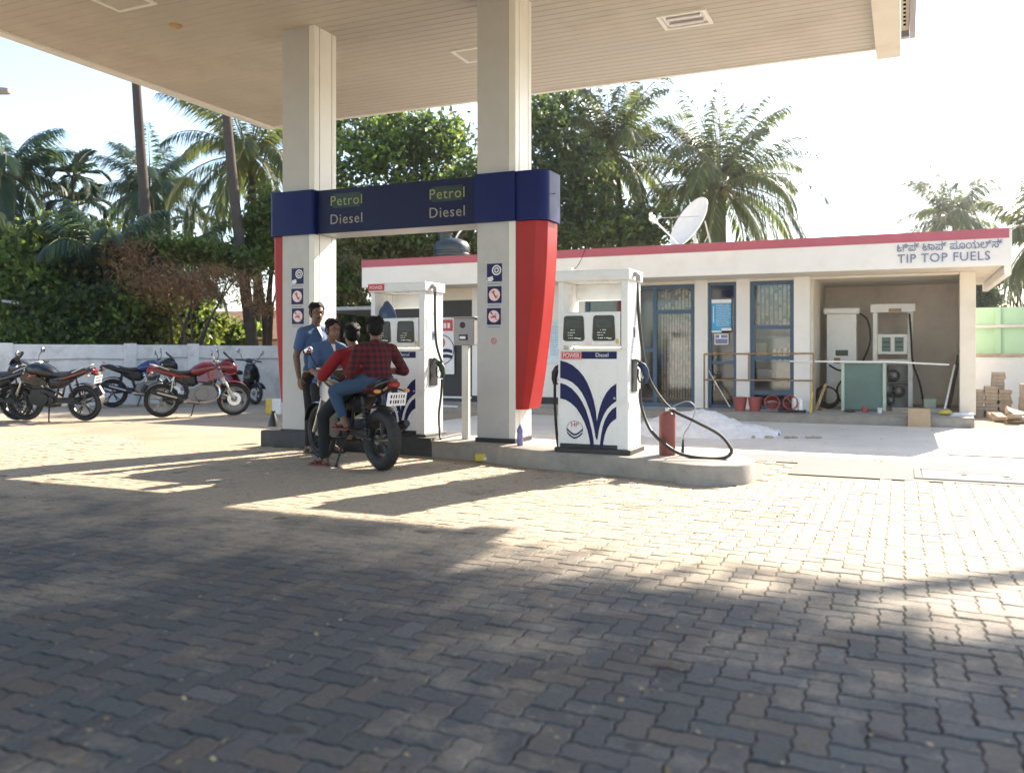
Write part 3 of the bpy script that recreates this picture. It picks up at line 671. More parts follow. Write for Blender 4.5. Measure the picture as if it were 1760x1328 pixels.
# blue plastic bag standing on pump two's display housing
b = MB(); rings = []; bx, by, bz = -5.72, 9.13, .18+1.425
for z, r in ((0,.125),(.04,.135),(.09,.115),(.13,.08),(.17,.045),(.20,.02)):
    rings.append([(bx-.02+(.25*z)*-.2+r*math.cos(k*math.pi/7)*(1+.12*rng.uniform(-1,1)), by+.55*r*math.sin(k*math.pi/7), bz+z*(1+.1*math.sin(k*2))) for k in range(14)])
b.loft(rings, M['bluebag']); o = b.build('plastic_bag', ang=25); tag(o, 'crumpled dark blue plastic bag on top of the dispenser displays', 'bag')
# wire bracket on pump one's head with the thin cable to the trees
b = MB(); P = at(979,462,9.3); b.box((P.x-.05,P.y-.01,P.z-.02),(P.x+.03,P.y+.06,P.z+.012), M['pump']); b.tube(smoothpts([at(984,464,9.3),at(992,458,9.4),at(999,446,9.6),at(1006,428,10)],4), .0035, M['gap'], 6); o = b.build('cable_bracket'); tag(o, 'small bracket with a thin cable on the front dispenser head', 'bracket')

# ------------------------------------------------------------------ terminal on a post
P = at(801,755,10.3); T = thing('payment_terminal', 'grey metal terminal box on a thin post between dispenser and column', 'terminal', (P.x, P.y, .18))
b = MB(); b.box((-.042,-.03,0),(.042,.03,1.10), M['trim']); b.build('post', T, bevel=.004)
b = MB(); b.box((-.13,-.07,1.10),(.14,.07,1.415), M['grey']); b.box((-.15,-.10,1.417),(.155,.09,1.43), M['grey']); bx_ = b.build('housing', T, bevel=.006)
b = MB(); b.lathe([(.002,0),(.038,0)], M['dark'], (-.01,-.0715,1.335), 'y', 20); b.box((-.055,-.075,1.16),(.06,-.0705,1.225), M['black']); b.box((-.045,-.077,1.175),(.03,-.0745,1.205), M['steel']); b.build('keypad', bx_)

# ------------------------------------------------------------------ small things on and around the island
def bottle():
    P = yat(892.5, 764, 8.78); b = MB()
    b.lathe([(.001,0),(.032,.002),(.034,.02),(.034,.11),(.030,.125),(.034,.14),(.034,.17),(.022,.20),(.013,.215),(.013,.232),(.001,.233)], M['bottle'], n=18)
    b.lathe([(.0145,.224),(.0145,.245),(.001,.246)], M['swhite'], n=14)
    o = b.build('water_bottle'); o.location = (P.x, 8.80, .18); tag(o, 'violet plastic bottle standing at the foot of the right column', 'bottle')
bottle()
P = at(829,789,9.72); b = MB(); b.box((-.06,-.05,0),(.06,.05,.085), M['yellow'], Matrix.Rotation(.5,3,'Z')); b.ell((.05,.01,.03),(.05,.04,.03),M['sand']); o = b.build('yellow_block', bevel=.015); o.location = (P.x, P.y-.05, .0); tag(o, 'chipped yellow block lying against the island kerb', 'block')
P = at(478,738,11.9); b = MB(); b.lathe([(.001,0),(.072,.0),(.066,.05),(.04,.13),(.022,.175),(.03,.19),(.03,.205),(.001,.206)], M['black'], n=20); o = b.build('oil_can'); o.location = (P.x, P.y-.1, .205); tag(o, 'small dark cone-shaped oil can on the black island end', 'can')
P = at(1147,782,8.72); T = thing('fire_extinguisher', 'faded red cylinder extinguisher standing on the island end', 'fire extinguisher', (P.x, P.y, .18))
b = MB(); b.lathe([(.001,0),(.078,.002),(.082,.015),(.082,.385),(.074,.41),(.045,.43),(.03,.435),(.001,.436)], M['ext'], n=24); b.build('cylinder', T)
b = MB(); b.lathe([(.02,.434),(.02,.46),(.012,.47),(.001,.471)], M['steel'], n=12); b.box((-.01,-.012,.455),(.08,.012,.468), M['steel']); b.build('valve', T)
b = MB(); b.tube(smoothpts([(.02,0,.455),(.09,.01,.50),(.19,.02,.535),(.26,.02,.50),(.27,.02,.43),(.22,.01,.30),(.165,0,.20),(.155,0,.03)],5), .006, M['grey'], 6); b.tube([(.158,0,.16),(.156,0,.09),(.15,0,.015)],[.008,.014,.016],M['black'],8); b.build('discharge_hose', T)
P = at(1040,775,8.6)
# yellow and white kerb stone beyond the left column
P = at(472,711,17.2); b = MB(); b.box((-.15,-.1,0),(.0,.1,.30), M['yellow']); b.box((.003,-.1,0),(.21,.1,.30), M['swhite']); o = b.build('kerb_stone', bevel=.02); o.location = (P.x, P.y, -.012); tag(o, 'yellow and white painted kerb stone left of the canopy', 'kerb stone')

# manhole covers
def manhole(x0, x1, y0, y1, mat, label, rim):
    T = thing('manhole_cover', label, 'manhole cover', ((x0+x1)/2,(y0+y1)/2,.003))
    b = MB(); b.box((x0-.07,y0-.07,.0035),(x1+.07,y0-.012,.012), rim); b.box((x0-.07,y1+.012,.0035),(x1+.07,y1+.07,.012), rim); b.box((x0-.07,y0-.011,.0035),(x0-.012,y1+.011,.012), rim); b.box((x1+.012,y0-.011,.0035),(x1+.07,y1+.011,.012), rim); b.build('rim', T, True)
    b = MB(); b.box((x0,y0,.0037),(x1,y1,.011), mat); b.build('lid', T, True)
    b = MB()
    for fx in (.3,.62): b.box((lerp(x0,x1,fx),lerp(y0,y1,.48),.0112),(lerp(x0,x1,fx)+.05,lerp(y0,y1,.48)+.05,.013), M['gap'])
    b.box((lerp(x0,x1,.25),lerp(y0,y1,.75),.0112),(lerp(x0,x1,.55),lerp(y0,y1,.75)+.02,.012), M['gap']); b.box((lerp(x0,x1,.6),lerp(y0,y1,.3),.0112),(lerp(x0,x1,.9),lerp(y0,y1,.3)+.02,.012), M['gap']); b.build('lifting_slot', T, True)
M['plid'] = mk('pink_lid', (.50,.33,.28), .8, var=.12, dirt=.3)
M['glid'] = mk('grey_lid', (.13,.127,.125), .8, var=.15, dirt=.3)
manhole(.16, 1.3, 9.22, 9.85, M['glid'], 'large grey manhole cover set in the concrete strip', M['slab'])
manhole(.55, 1.9, 11.5, 12.5, M['plid'], 'pinkish manhole cover in the pale sand before the office', M['sand'])
# ================================================================== OFFICE BUILDING
T = thing('office_building', 'long low white station office with a red fascia band and open end bay', 'building', (-4.4, 17.5, 0))
YW = 16.5; PZ = .155
b = MB(); b.box((-10.42,15.70,-.03),(1.02,19.8,PZ-.012), M['conc']); b.box((-10.42,15.68,PZ-.011),(1.02,19.8,PZ), M['plat']); b.build('platform', T, True, bevel=.008)
b = MB()
b.box((-8.29,YW,PZ),(-5.79,YW+.2,2.545), M['wall']); b.box((-3.60,YW-.02,PZ),(-3.36,YW+.2,2.545), M['wall']); b.box((-2.83,YW-.02,PZ),(-2.59,YW+.2,2.545), M['wall'])
b.box((-1.81,YW-.04,PZ),(-1.54,YW+.22,2.545), M['wall'])
b.box((-5.788,YW,2.485),(-3.602,YW+.2,2.545), M['cream']); b.box((-3.358,YW,2.50),(-2.832,YW+.2,2.545), M['cream']); b.box((-2.588,YW,2.50),(-1.812,YW+.2,2.545), M['cream'])
b.box((-10.6,YW,2.30),(-8.292,YW+.2,2.545), M['cream']); b.build('front_wall', T, True)
b = MB(); b.box((.85,YW-.02,PZ),(1.09,YW+.25,2.545), M['cream']); b.box((-1.538,YW,2.505),(.848,YW+.2,2.545), M['cream']); b.build('bay_column', T, True, bevel=.006)
b = MB(); b.box((-10.6,YW+.03,PZ),(-8.292,YW+.18,2.298), M['darkwall']); b.box((-10.6,YW+.024,.225),(-8.292,YW+.029,.26), M['swhite']); b.box((-10.42,15.674,.09),(-8.2,15.679,.125), M['swhite']); b.build('charcoal_panel', T, True)
b = MB(); b.box((-8.29,YW-.012,PZ),(-5.80,YW-.001,.29), M['black']); b.build('skirting', T, True)
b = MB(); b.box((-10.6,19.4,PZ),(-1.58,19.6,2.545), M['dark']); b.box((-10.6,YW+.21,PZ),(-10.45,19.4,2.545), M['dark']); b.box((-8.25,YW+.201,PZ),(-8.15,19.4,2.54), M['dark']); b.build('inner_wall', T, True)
b = MB(); b.box((-1.58,19.4,PZ),(1.09,19.6,2.545), M['baywall']); b.box((-1.58,YW+.221,PZ),(-1.50,19.399,2.545), M['cream']); b.box((.96,YW+.251,PZ),(1.09,19.399,2.545), M['baywall']); b.build('bay_wall', T, True)
b = MB(); b.box((-10.35,15.602,2.547),(1.40,19.75,2.72), M['cream']); r_ = b.build('roof_slab', T, True)
b = MB(); b.box((-10.37,15.50,2.545),(1.52,15.60,3.105), M['wall']); b.box((1.42,15.602,2.40),(1.52,19.75,3.105), M['wall']); b.box((-10.37,15.602,2.545),(-10.355,19.75,3.105), M['wall']); b.box((-10.37,19.752,2.545),(1.52,19.82,3.105), M['wall']); b.build('fascia', T, True, bevel=.012)
b = MB(); b.box((-10.373,15.494,2.965),(1.48,15.4985,3.118), M['pink']); b.box((-10.373,15.4992,3.106),(1.523,15.62,3.118), M['pink']); b.build('red_band', T, True)
rt = math.atan2(0, 1)
P = yat(1543, 453, 15.49); Q = yat(1702, 447, 15.49); t_ = text('TIP TOP FUELS', .2, M['signblue'], ((P.x+Q.x)/2, 15.489, P.z+.005), T, ext=.004, sp=1.08)
wd = t_.dimensions.x; k = (Q.x-P.x)/max(wd, .01)
for v_ in t_.data.vertices: v_.co.x = (v_.co.x-((P.x+Q.x)/2+4.4))*k + (P.x+Q.x)/2+4.4
P = yat(1541, 434, 15.49); Q = yat(1723, 426, 15.49); t_ = text('ಟಿಪ್ ಟಾಪ್ ಪೂಯಲ್ಸ್', .17, M['signblue'], ((P.x+Q.x)/2, 15.489, P.z+.012), T, ext=.004)
wd = t_.dimensions.x; k = (Q.x-P.x)/max(wd, .01)
for v_ in t_.data.vertices: v_.co.x = (v_.co.x-((P.x+Q.x)/2+4.4))*k + (P.x+Q.x)/2+4.4
# glazing
def glaze(name, x0, x1, z0, z1, posts, rails, fw=.055):
    b = MB(); y0, y1 = YW+.05, YW+.11
    xs = [x0] + posts + [x1-fw]
    for x in xs: b.box((x,y0,z0),(x+fw,y1,z1), M['frame'])
    xs2 = sorted(xs)
    for i in range(len(xs2)-1):
        for z in [z0] + rails[i] + [z1-fw]: b.box((xs2[i]+fw+.0005,y0+.002,z),(xs2[i+1]-.0005,y1-.002,z+fw), M['frame'])
    f = b.build(name, T, True)
    g_ = MB(); g_.box((x0+fw*.5,YW+.077,z0+fw*.5),(x1-fw*.5,YW+.083,z1-fw*.5), M['glass']); g_.build('pane', f, True); return f
glaze('glazed_door', -5.785, -3.605, PZ+.001, 2.48, [-4.42], [[1.2], [1.93]], .075)
glaze('window', -3.355, -2.835, PZ+.001, 2.495, [], [[.98]])
glaze('window', -2.585, -1.815, PZ+.001, 2.495, [], [[1.62, 1.06, .42]], .07)
# strip curtains hung behind the glass
def strips(x0, x1, z0, z1, n, cols, y, label):
    b = MB()
    for i in range(n):
        x = lerp(x0, x1, (i+.5)/n); wv = (x1-x0)/n*.62; z = z1
        while z > z0+.01:
            h = rng.uniform(.03,.10); zz = max(z-h, z0); yy = y+.012*math.sin(i*2.1+z*3)
            b.box((x-wv/2,yy-.1,zz),(x+wv/2,yy-.094,z-.004), M[rng.choice(cols)]); z = zz
    o = b.build('strip_curtain'); return tag(o, label, 'curtain')
strips(-4.30, -3.72, .30, 1.95, 11, ['card','curtain','wood','rust','curtain','curtain','grey'], YW+.3, 'brown and cream strip curtain hanging behind the glazed door')
strips(-4.30, -3.70, 2.02, 2.42, 9, ['curtain','curtain','card','dark'], YW+.3, 'short brown strip curtain behind the pane over the door')
strips(-2.50, -1.88, 1.70, 2.43, 8, ['curtain','curtain','curtain','rust','dark'], YW+.3, 'dull brown strip curtain in the top of the shelf window')
# shelf and its load seen through the right window
S = thing('shelf_unit', 'blue painted shelf standing behind the right office window', 'shelf', (-2.2, YW+.45, PZ))
b = MB()
for z in (.30,.66,1.02,1.46): b.box((-2.56,YW+.28,z+PZ-.155),(-1.84,YW+.62,z+PZ-.13), M['frame'])
b.build('board', S, True)
for x in (-2.58,-1.86):
    b = MB(); b.box((x,YW+.29,PZ),(x+.022,YW+.61,1.72), M['frame']); b.build('upright', S, True)
b = MB(); b.box((-2.53,YW+.31,1.046),(-2.33,YW+.52,1.37), M['card']); o = b.build('carton', bevel=.006); tag(o, 'tall brown carton on the upper shelf behind the right window', 'carton')
for k in range(4):
    b = MB(); x = -2.20+k*.095; b.ell((x,YW+.38,1.046+.10),(.042,.07,.10+.012*(k%2)),M['sand'],10,8); b.ell((x+.006,YW+.36,1.046+.19),(.02,.035,.03),M['sand'],8,6); o = b.build('paper_bundle'); tag(o, 'cream bundle in a row of four on the shelf behind glass', 'bundle', 'cream bundles on the shelf')
b = MB(); b.box((-2.16,YW+.31,.686),(-1.9,YW+.5,1.0), M['wood']); o = b.build('carton', bevel=.006); tag(o, 'wood-brown carton on the lower shelf behind the right window', 'carton')
b = MB(); b.box((-2.5,YW+.33,.686),(-2.27,YW+.55,.88), M['grey']); o = b.build('carton', bevel=.006); tag(o, 'grey carton on the lower shelf behind the right window', 'carton')
# posters
def poster(name, u0, v0, u1, v1, y, mat, label, lines, mline, top=None, n=14):
    P = yat(u0, v0, y); Q = yat(u1, v1, y); b = MB(); b.box((P.x,y,Q.z),(Q.x,y+.004,P.z), mat)
    h = P.z-Q.z; wd = Q.x-P.x
    if top: b.box((P.x,y-.0015,P.z-h*.11),(Q.x,y-.0002,P.z), M['swhite']); b.box((P.x+wd*.5,y-.0015,Q.z),(Q.x,y-.0002,Q.z+h*.13), M['swhite']); b.box((P.x,y-.0015,Q.z),(Q.x,y-.0002,Q.z+h*.05), M['swhite'])
    for k in range(n if lines else 0):
        z = lerp(P.z-h*.16, Q.z+h*.2, k/(n-1)); x = P.x+wd*.24
        while x < Q.x-wd*.12:
            l = wd*rng.uniform(.03,.12); b.box((x,y-.0012,z),(min(x+l,Q.x-wd*.05),y-.0002,z+h*.013), mline); x += l+wd*.03
    if lines: b.box((P.x+wd*.08,y-.0012,Q.z+h*.3),(P.x+wd*.12,y-.0002,P.z-h*.2), mline)
    return tag(b.build(name), label, 'poster')
poster('poster', 1223, 515, 1257, 571, YW+.03, M['bposter'], 'bright blue printed poster on the narrow office window', True, M['swhite'], True)
P = yat(1228, 574, YW+.03); Q = yat(1252, 592, YW+.03); b = MB(); b.box((P.x,YW+.03,Q.z),(Q.x,YW+.034,P.z), M['swhite']); b.box((P.x+.015,YW+.0285,Q.z+.015),(Q.x-.015,YW+.0298,P.z-.015), M['signblue']); b.box((P.x+.09,YW+.0272,P.z-.075),(P.x+.12,YW+.0284,P.z-.02), M['swhite']); b.box((P.x+.02,YW+.0272,P.z-.09),(Q.x-.02,YW+.0284,P.z-.075), M['swhite'])
tag(b.build('sticker'), 'small blue and white sticker under the bright blue poster', 'sticker')
poster('notice_board', 938, 550, 972, 626, YW-.008, M['lposter'], 'pale blue lettered notice on the white office wall', True, M['bposter'], n=18)
# banner with a round emblem on the charcoal panel
P = yat(738, 546, YW); Q = yat(781, 643, YW); b = MB(); y = YW-.012; b.box((P.x,y,Q.z),(Q.x,y+.008,P.z), M['swhite']); h = P.z-Q.z; wd = Q.x-P.x; cx, cz, r = P.x+wd*.47, Q.z+h*.43, h*.27
b.box((P.x+wd*.05,y-.0015,P.z-h*.24),(Q.x-wd*.05,y-.0003,P.z-h*.04), M['sred'])
for k in range(5): b.box((P.x+wd*(.14+k*.15),y-.003,P.z-h*.19),(P.x+wd*(.24+k*.15),y-.0017,P.z-h*.10), M['swhite'])
b.lathe([(r*.94,0),(r,0)], M['navy'], (cx,y-.002,cz), 'y', 32)
b.prism([(cx-.1*r+.42*r*math.cos(a*.3), cz+.45*r+.42*r*math.sin(a*.3)) for a in range(21)], 'y', y-.0022, y-.0004, M['sred'])
for zo in (0,-.36*r):
    pts = [(cx+r*.93*math.cos(R(200+k*17.5))*1, cz+zo*.8+.1*r+ r*.34*math.sin(R(200+k*17.5)+1.2)) for k in range(9)]
    pts = [(cx-r*.86+k*r*.215, cz+zo-.15*r+.22*r*math.sin(k/8*3.4-.9)) for k in range(9)]
    b.prism(pts+[(x_,z_-.22*r) for x_,z_ in pts[::-1]], 'y', y-.0024, y-.0004, M['navy'])
tag(b.build('banner'), 'white banner with a round red and blue emblem on the charcoal panel', 'banner')
# railing
def rail_post(x, y): return
T2 = thing('railing', 'brown pipe railing standing before the narrow office windows', 'railing', (-2.4, 16.2, PZ))
for z in (1.165, .69):
    b = MB(); b.tube([(-3.36,16.2,z),(-1.44,16.2,z+.01)], .016, M['rust'], 8); b.build('rail', T2, True)
for x, z0 in ((-3.36,PZ),(-2.56,.69),(-1.45,PZ)):
    b = MB(); b.tube([(x,16.2,z0),(x,16.2,1.165)], .017, M['rust'], 8); b.build('post', T2, True)
b = MB(); b.tube([(-1.86,16.30,1.035),(-.2,16.60,1.03),(.70,16.72,.985)], .016, M['pipe'], 8); o = b.build('barrier_pipe'); tag(o, 'long white pipe laid across the open bay at waist height', 'pipe')
# buckets
def bucket(loc, rot, label, red='bucket'):
    T = thing('bucket', label, 'bucket', loc, 0, 'red buckets on the platform edge'); T.rotation_euler = rot
    b = MB(); b.lathe([(.001,.004),(.085,.0),(.125,.235),(.133,.24),(.133,.25),(.121,.25),(.080,.012),(.001,.012)], M[red], n=24); b.build('pail', T)
    b = MB(); b.tube([(.13*math.cos(R(a)),.13*math.sin(R(a))*.4-.03,.235-.03*math.sin(R(a))) for a in range(0,181,20)], .004, M['steel'], 6); b.build('handle', T)
bx = [yat(u, 706, 15.86).x for u in (1272,1298,1323,1350)]
bucket((bx[0],15.86,PZ), (0,0,0), 'upright red bucket, leftmost of the row on the platform')
bucket((bx[1],15.86,PZ), (0,0,1.2), 'upright red bucket next to the tipped-over one on the platform')
bucket((bx[2]+.02,15.99,PZ+.13), (R(80),0,.15), 'red bucket lying with its pale mouth facing out', 'bucket')
bucket((bx[3],15.95,PZ+.11), (R(60),R(55),0), 'red bucket tipped upside down on a black tray')
b = MB(); b.box((bx[3]-.12,15.78,PZ),(bx[3]+.33,15.98,PZ+.05), M['black']); o = b.build('tray', bevel=.012); tag(o, 'low black plastic tray on the platform edge by the buckets', 'tray')
for k, u in enumerate((1366,1375)):
    b = MB(); b.lathe([(.001,0),(.05,0),(.052,.02),(.052,.24-.04*k),(.03,.27-.04*k),(.03,.29-.04*k),(.001,.29-.04*k)], M['pipe'], n=16); o = b.build('plastic_can'); o.location = (yat(u,706,15.85).x, 15.85, PZ); tag(o, ['taller white plastic can beside the black tray','shorter white plastic can by the leaning sticks'][k], 'can')
def stick(name, p, q, r, mat, label, cat):
    b = MB(); b.tube([p, lerp(Vector(p),Vector(q),.5), q], r, mat, 7); return tag(b.build(name), label, cat)
stick('wooden_stick', (yat(1394,707,15.95).x,15.85,PZ), (yat(1395,655,16.1).x,16.44,.72), .018, M['yellow'], 'yellow stick leaning at the left edge of the open bay', 'stick')
stick('broom', (yat(1256,690,16.3).x,16.2,PZ+.05), (yat(1217,640,16.4).x,16.44,.86), .010, M['steel'], 'thin broom handle leaning across the narrow window', 'broom')
stick('metal_pole', (yat(1622,703,16.6).x,16.6,PZ), (yat(1641,630,17.2).x,17.2,.97), .017, M['pipe'], 'light metal pole leaning by the right bay column', 'pole')
stick('wooden_plank', (.72,17.4,PZ), (.90,17.7,1.15), .03, M['dark'], 'dark plank leaning in the right corner of the bay', 'plank')
# open-front cabinet in the bay
T2 = thing('cabinet', 'pale green framed cabinet with a dark panel before the old dispensers', 'cabinet', (-.65, 16.95, PZ))
b = MB()
for x in (-1.03,-.345): b.box((x,16.75,PZ),(x+.055,17.2,1.0), M['pgreen'])
b.box((-1.03,16.75,1.001),(-.29,17.2,1.03), M['pgreen']); b.build('frame', T2, True, bevel=.004)
b = MB(); b.box((-.974,16.79,PZ+.02),(-.346,16.80,1.0), M['dgreen']); b.build('panel', T2, True)
# retired dispensers
X0 = yat(1421,600,18.0).x; X1 = yat(1472,600,18.0).x
T2 = thing('old_dispenser', 'closed old cream dispenser against the left of the bay', 'old dispenser', ((X0+X1)/2, 18.0, PZ), 0, 'retired dispensers in the bay')
b = MB(); b.box((X0,18.0,PZ),(X1,18.4,1.93), M['pump']); b.build('cabinet', T2, True, bevel=.008)
b = MB(); b.box((X0-.06,17.95,1.93),(X1+.06,18.45,2.05), M['pump']); b.build('head_cap', T2, True, bevel=.03, seg=3)
b = MB(); b.box((lerp(X0,X1,.3),17.99,1.13),(lerp(X0,X1,.72),17.999,1.24), M['lcd']); b.box((lerp(X0,X1,.25),17.988,.98),(lerp(X0,X1,.46),17.999,1.09), M['rust']); b.build('meter_window', T2, True)
b = MB(); b.tube(smoothpts([(X1+.04,18.1,1.95),(X1+.20,18.05,1.8),(X1+.24,18.05,1.4),(X1+.12,18.05,1.05),(X1+.02,18.02,.95)],5), .018, M['rubber'], 8); b.tube(smoothpts([(X0+.05,17.95,.95),(X0+.25,17.85,.85),(X1,17.8,.9),(X1+.05,17.85,.5),(X0+.3,17.8,.25),(X0+.2,17.8,.5),(X0+.35,17.8,.75)],5), .018, M['rubber'], 8); b.build('hose', T2, True)
X0 = yat(1500,600,18.1).x; X1 = yat(1569,600,18.1).x
T2 = thing('old_dispenser', 'stripped old dispenser with an open frame and two green displays', 'old dispenser', ((X0+X1)/2, 18.1, PZ), 0, 'retired dispensers in the bay')
b = MB()
for xa, xb in ((X0,X0+.085),(X1-.085,X1)): b.box((xa,18.1,PZ),(xb,18.45,1.95), M['pump'])
b.box((X0+.086,18.40,PZ),(X1-.086,18.45,.95), M['grey']); b.box((X0+.086,18.12,.98),(X1-.086,18.42,1.06), M['pump']); b.build('cabinet', T2, True, bevel=.006)
b = MB(); b.box((X0-.04,18.06,1.952),(X1+.04,18.49,2.11), M['pump']); b.box((X0+.28,18.05,1.96),(X0+.5,18.06,2.02), M['wood']); b.build('head_cap', T2, True, bevel=.015)
b = MB(); b.box((X0+.087,18.09,1.16),(X1-.087,18.3,1.54), M['pump']); h = b.build('display_housing', T2, True, bevel=.01)
mid = (X0+X1)/2
for xa, xb in ((X0+.16,mid-.035),(mid+.035,X1-.16)):
    b = MB(); b.box((xa,18.08,1.21),(xb,18.089,1.48), M['dgreen']); b.box((xa+.02,18.077,1.37),(xb-.02,18.0795,1.40), M['lcd']); b.box((xa+.02,18.077,1.29),(xb-.02,18.0795,1.31), M['lcd']); b.build('display', h, True)
b = MB()
for (dx, z, r) in ((.18,.85,.10),(.36,.75,.12),(.22,.48,.15),(.45,.45,.11),(.3,.28,.09)):
    b.ell((X0+dx,18.27,z),(r,r*.7,r),M['alum'],12,8)
b.cyl((X0+.25,18.27,.2),(X0+.25,18.27,.95),.03,M['alum']); b.cyl((X0+.15,18.25,.6),(X0+.6,18.25,.62),.025,M['alum']); b.build('pump_gear', T2, True)
b = MB(); b.tube(smoothpts([(X1-.06,18.05,1.92),(X1-.03,18.02,1.5),(X1-.0,18.02,1.0),(X1+.12,18.0,.6),(X1+.18,18.0,.2)],5), .018, M['rubber'], 8); b.build('hose', T2, True)
# clutter on the bay floor
specs = [('plank','wood',(-1.42,16.9),(.07,.9,.03),.3,'rough board lying in the left of the bay'),('plank','wood',(-.05,16.45),(.08,.8,.025),1.45,'light board lying before the stripped dispenser'),('plank','rust',(.32,16.9),(.09,.9,.025),1.2,'brown board lying towards the right of the bay'),
 ('tin','bucket',(-.62,16.35),(.12,.1,.07),.4,'pinkish crushed tin at the foot of the cabinet'),('rag','dark',(-.86,16.3),(.22,.14,.04),.2,'dark rag lying left of the cabinet foot'),('box','pgreen',(.42,17.6),(.2,.18,.2),.1,'small green box at the back right of the bay'),
 ('plastic_sack','yellow',(.62,16.25),(.22,.16,.08),.5,'yellow plastic sack at the platform edge by the column'),('sheet_stack','swhite',(.86,16.15),(.34,.2,.05),.05,'white flat sheets beside the yellow sack'),('plank','conc',(.25,16.75),(.9,.3,.08),.06,'low grey slab lying across the right of the bay floor'),('cup','swhite',(-.38,16.3),(.07,.07,.09),0,'small white cup at the right foot of the cabinet')]
for nm, mt_, (x, y), (a_, b__, c_), rz, lb in specs:
    b = MB()
    if nm in ('plastic_sack','rag'):
        b.ell((0,0,c_*.5),(a_*.5,b__*.5,c_*.55),M[mt_],14,8); b.ell((a_*.2,0,c_*.7),(a_*.28,b__*.4,c_*.4),M[mt_],10,6)
    elif nm == 'cup': b.lathe([(.001,0),(.03,0),(.042,.09),(.036,.09),(.001,.01)], M[mt_], n=14)
    elif nm == 'tin': b.lathe([(.001,0),(.05,.0),(.055,.05),(.05,.10),(.001,.10)], M[mt_], n=14)
    elif nm == 'sheet_stack':
        for k in range(4): b.box((-a_/2+.01*k,-b__/2+.012*(k%2),k*.012),(a_/2-.012*(k%3),b__/2,k*.012+.011), M[mt_], Matrix.Rotation(.04*k,3,'Z'))
    else: b.box((-a_/2,-b__/2,0),(a_/2,b__/2,c_), M[mt_])
    o = b.build(nm, bevel=.008 if nm in ('plank','box') else 0); o.location = (x,y,PZ); o.rotation_euler = (0,0,rz); tag(o, lb, nm.replace('_',' '))
b = MB(); 
for k in range(3): b.torus(.22-.02*k,.016,M['rubber'],(.0,.0,.05+.03*k),'z',28,6)
o = b.build('hose_coil'); o.location = (-1.33,17.35,PZ); o.rotation_euler = (R(62),0,.4); o.location.z = PZ+.19; tag(o, 'coil of black hose propped in the left of the bay', 'hose coil')
stick('wooden_plank', (-1.44,16.55,PZ), (-1.30,16.85,.62), .028, M['wood'], 'short rough plank propped in the left of the bay', 'plank')
P = yat(1580, 737, 15.6); b = MB(); b.box((-.165,-.02,0),(.165,.02,.30), M['card'], Matrix.Rotation(-.25,3,'X'), (0,0,0)); o = b.build('fibre_board'); o.location = (P.x, 15.60, -.012); o.rotation_euler = (0,0,.03); tag(o, 'pale square board leaning against the platform front', 'board')
# sand heap
from mathutils import noise as _noise
n = 90; rings = []; P = at(1197, 742, 13.2)
verts = []; faces = []
for i in range(n+1):
    for j in range(n+1):
        x, y = (i/n*2-1), (j/n*2-1); r = math.hypot(x, y)
        nz = _noise.fractal(Vector((x*2.2,y*2.2,1.3)), 1.0, 2.0, 5); r += .16*nz
        z = .36*max(0, 1-r**1.25) + (.035*_noise.fractal(Vector((x*9,y*9,4)), .8, 2.0, 4) if r < 1 else 0) - .02
        verts.append((x*1.2, y*1.0, z))
for i in range(n):
    for j in range(n): a = i*(n+1)+j; faces.append((a,a+n+1,a+n+2,a+1))
b = MB(); b.add(verts, faces, M['sand']); o = b.build('sand_heap', ang=60); o.location = (P.x, P.y, 0); tag(o, 'heap of white sand behind the front dispenser', 'sand heap')
for k in range(8):
    P = at(rng.uniform(1280,1420), rng.uniform(745,760), 12.3); b = MB(); b.ell((0,0,0),(rng.uniform(.03,.07),rng.uniform(.02,.05),rng.uniform(.015,.03)),M['brick'],8,6); o = b.build('rubble_stone', ang=10); o.location = (P.x,P.y,.008); o.rotation_euler=(0,0,rng.random()*3); tag(o, 'small brown lump of rubble lying on the white sand', 'rubble', 'lumps of rubble on the sand')
# roof furniture
T2 = thing('water_tank', 'black ribbed plastic water tank on the office roof', 'water tank', (-9.84, 18.5, 2.72))
prof = [(.001,0),(.44,0)]
for k in range(7): z = .08+k*.12; prof += [(.44,z),(.415,z+.025),(.415,z+.055),(.44,z+.08)]
prof += [(.44,.98),(.36,1.10),(.2,1.17),(.001,1.18)]
b = MB(); b.lathe(prof, M['tank'], n=32); b.build('tank_body', T2)
b = MB(); b.lathe([(.16,1.15),(.16,1.28),(.18,1.28),(.18,1.31),(.001,1.33)], M['tank'], (-.17,0,0), n=20); b.build('lid', T2)
b = MB(); b.tube(smoothpts([(.1,0,1.15),(.22,.05,1.36),(.5,.1,1.47),(.95,.2,1.44)],5), .022, M['pipe'], 7); b.build('inlet_pipe', T2)
T2 = thing('satellite_dish', 'white satellite dish tilted on the office roof', 'satellite dish', (-4.05, 17.6, 2.72))
C0 = yat(1185, 383, 17.6); nrm = Vector((-.63, -.62, .47)).normalized(); q = nrm.to_track_quat('Z','Y').to_matrix()
rr = .58; rings = []
for t_ in (0.02,.2,.4,.6,.8,.95,1.0):
    rings.append([C0 + q @ Vector((rr*.95*t_*math.cos(k*math.pi/18), rr*t_*math.sin(k*math.pi/18), .13*t_*t_-.10)) for k in range(36)])
for t_ in (1.0,.95,.7,.4,.1):
    rings.append([C0 + q @ Vector((rr*.95*t_*math.cos(k*math.pi/18), rr*t_*math.sin(k*math.pi/18), .13*t_*t_-.112-(.006 if t_<1 else -.005))) for k in range(36)])
b = MB(); b.loft(rings, M['dish']); b.build('reflector', T2, True)
LN = yat(1121, 375, 17.2)
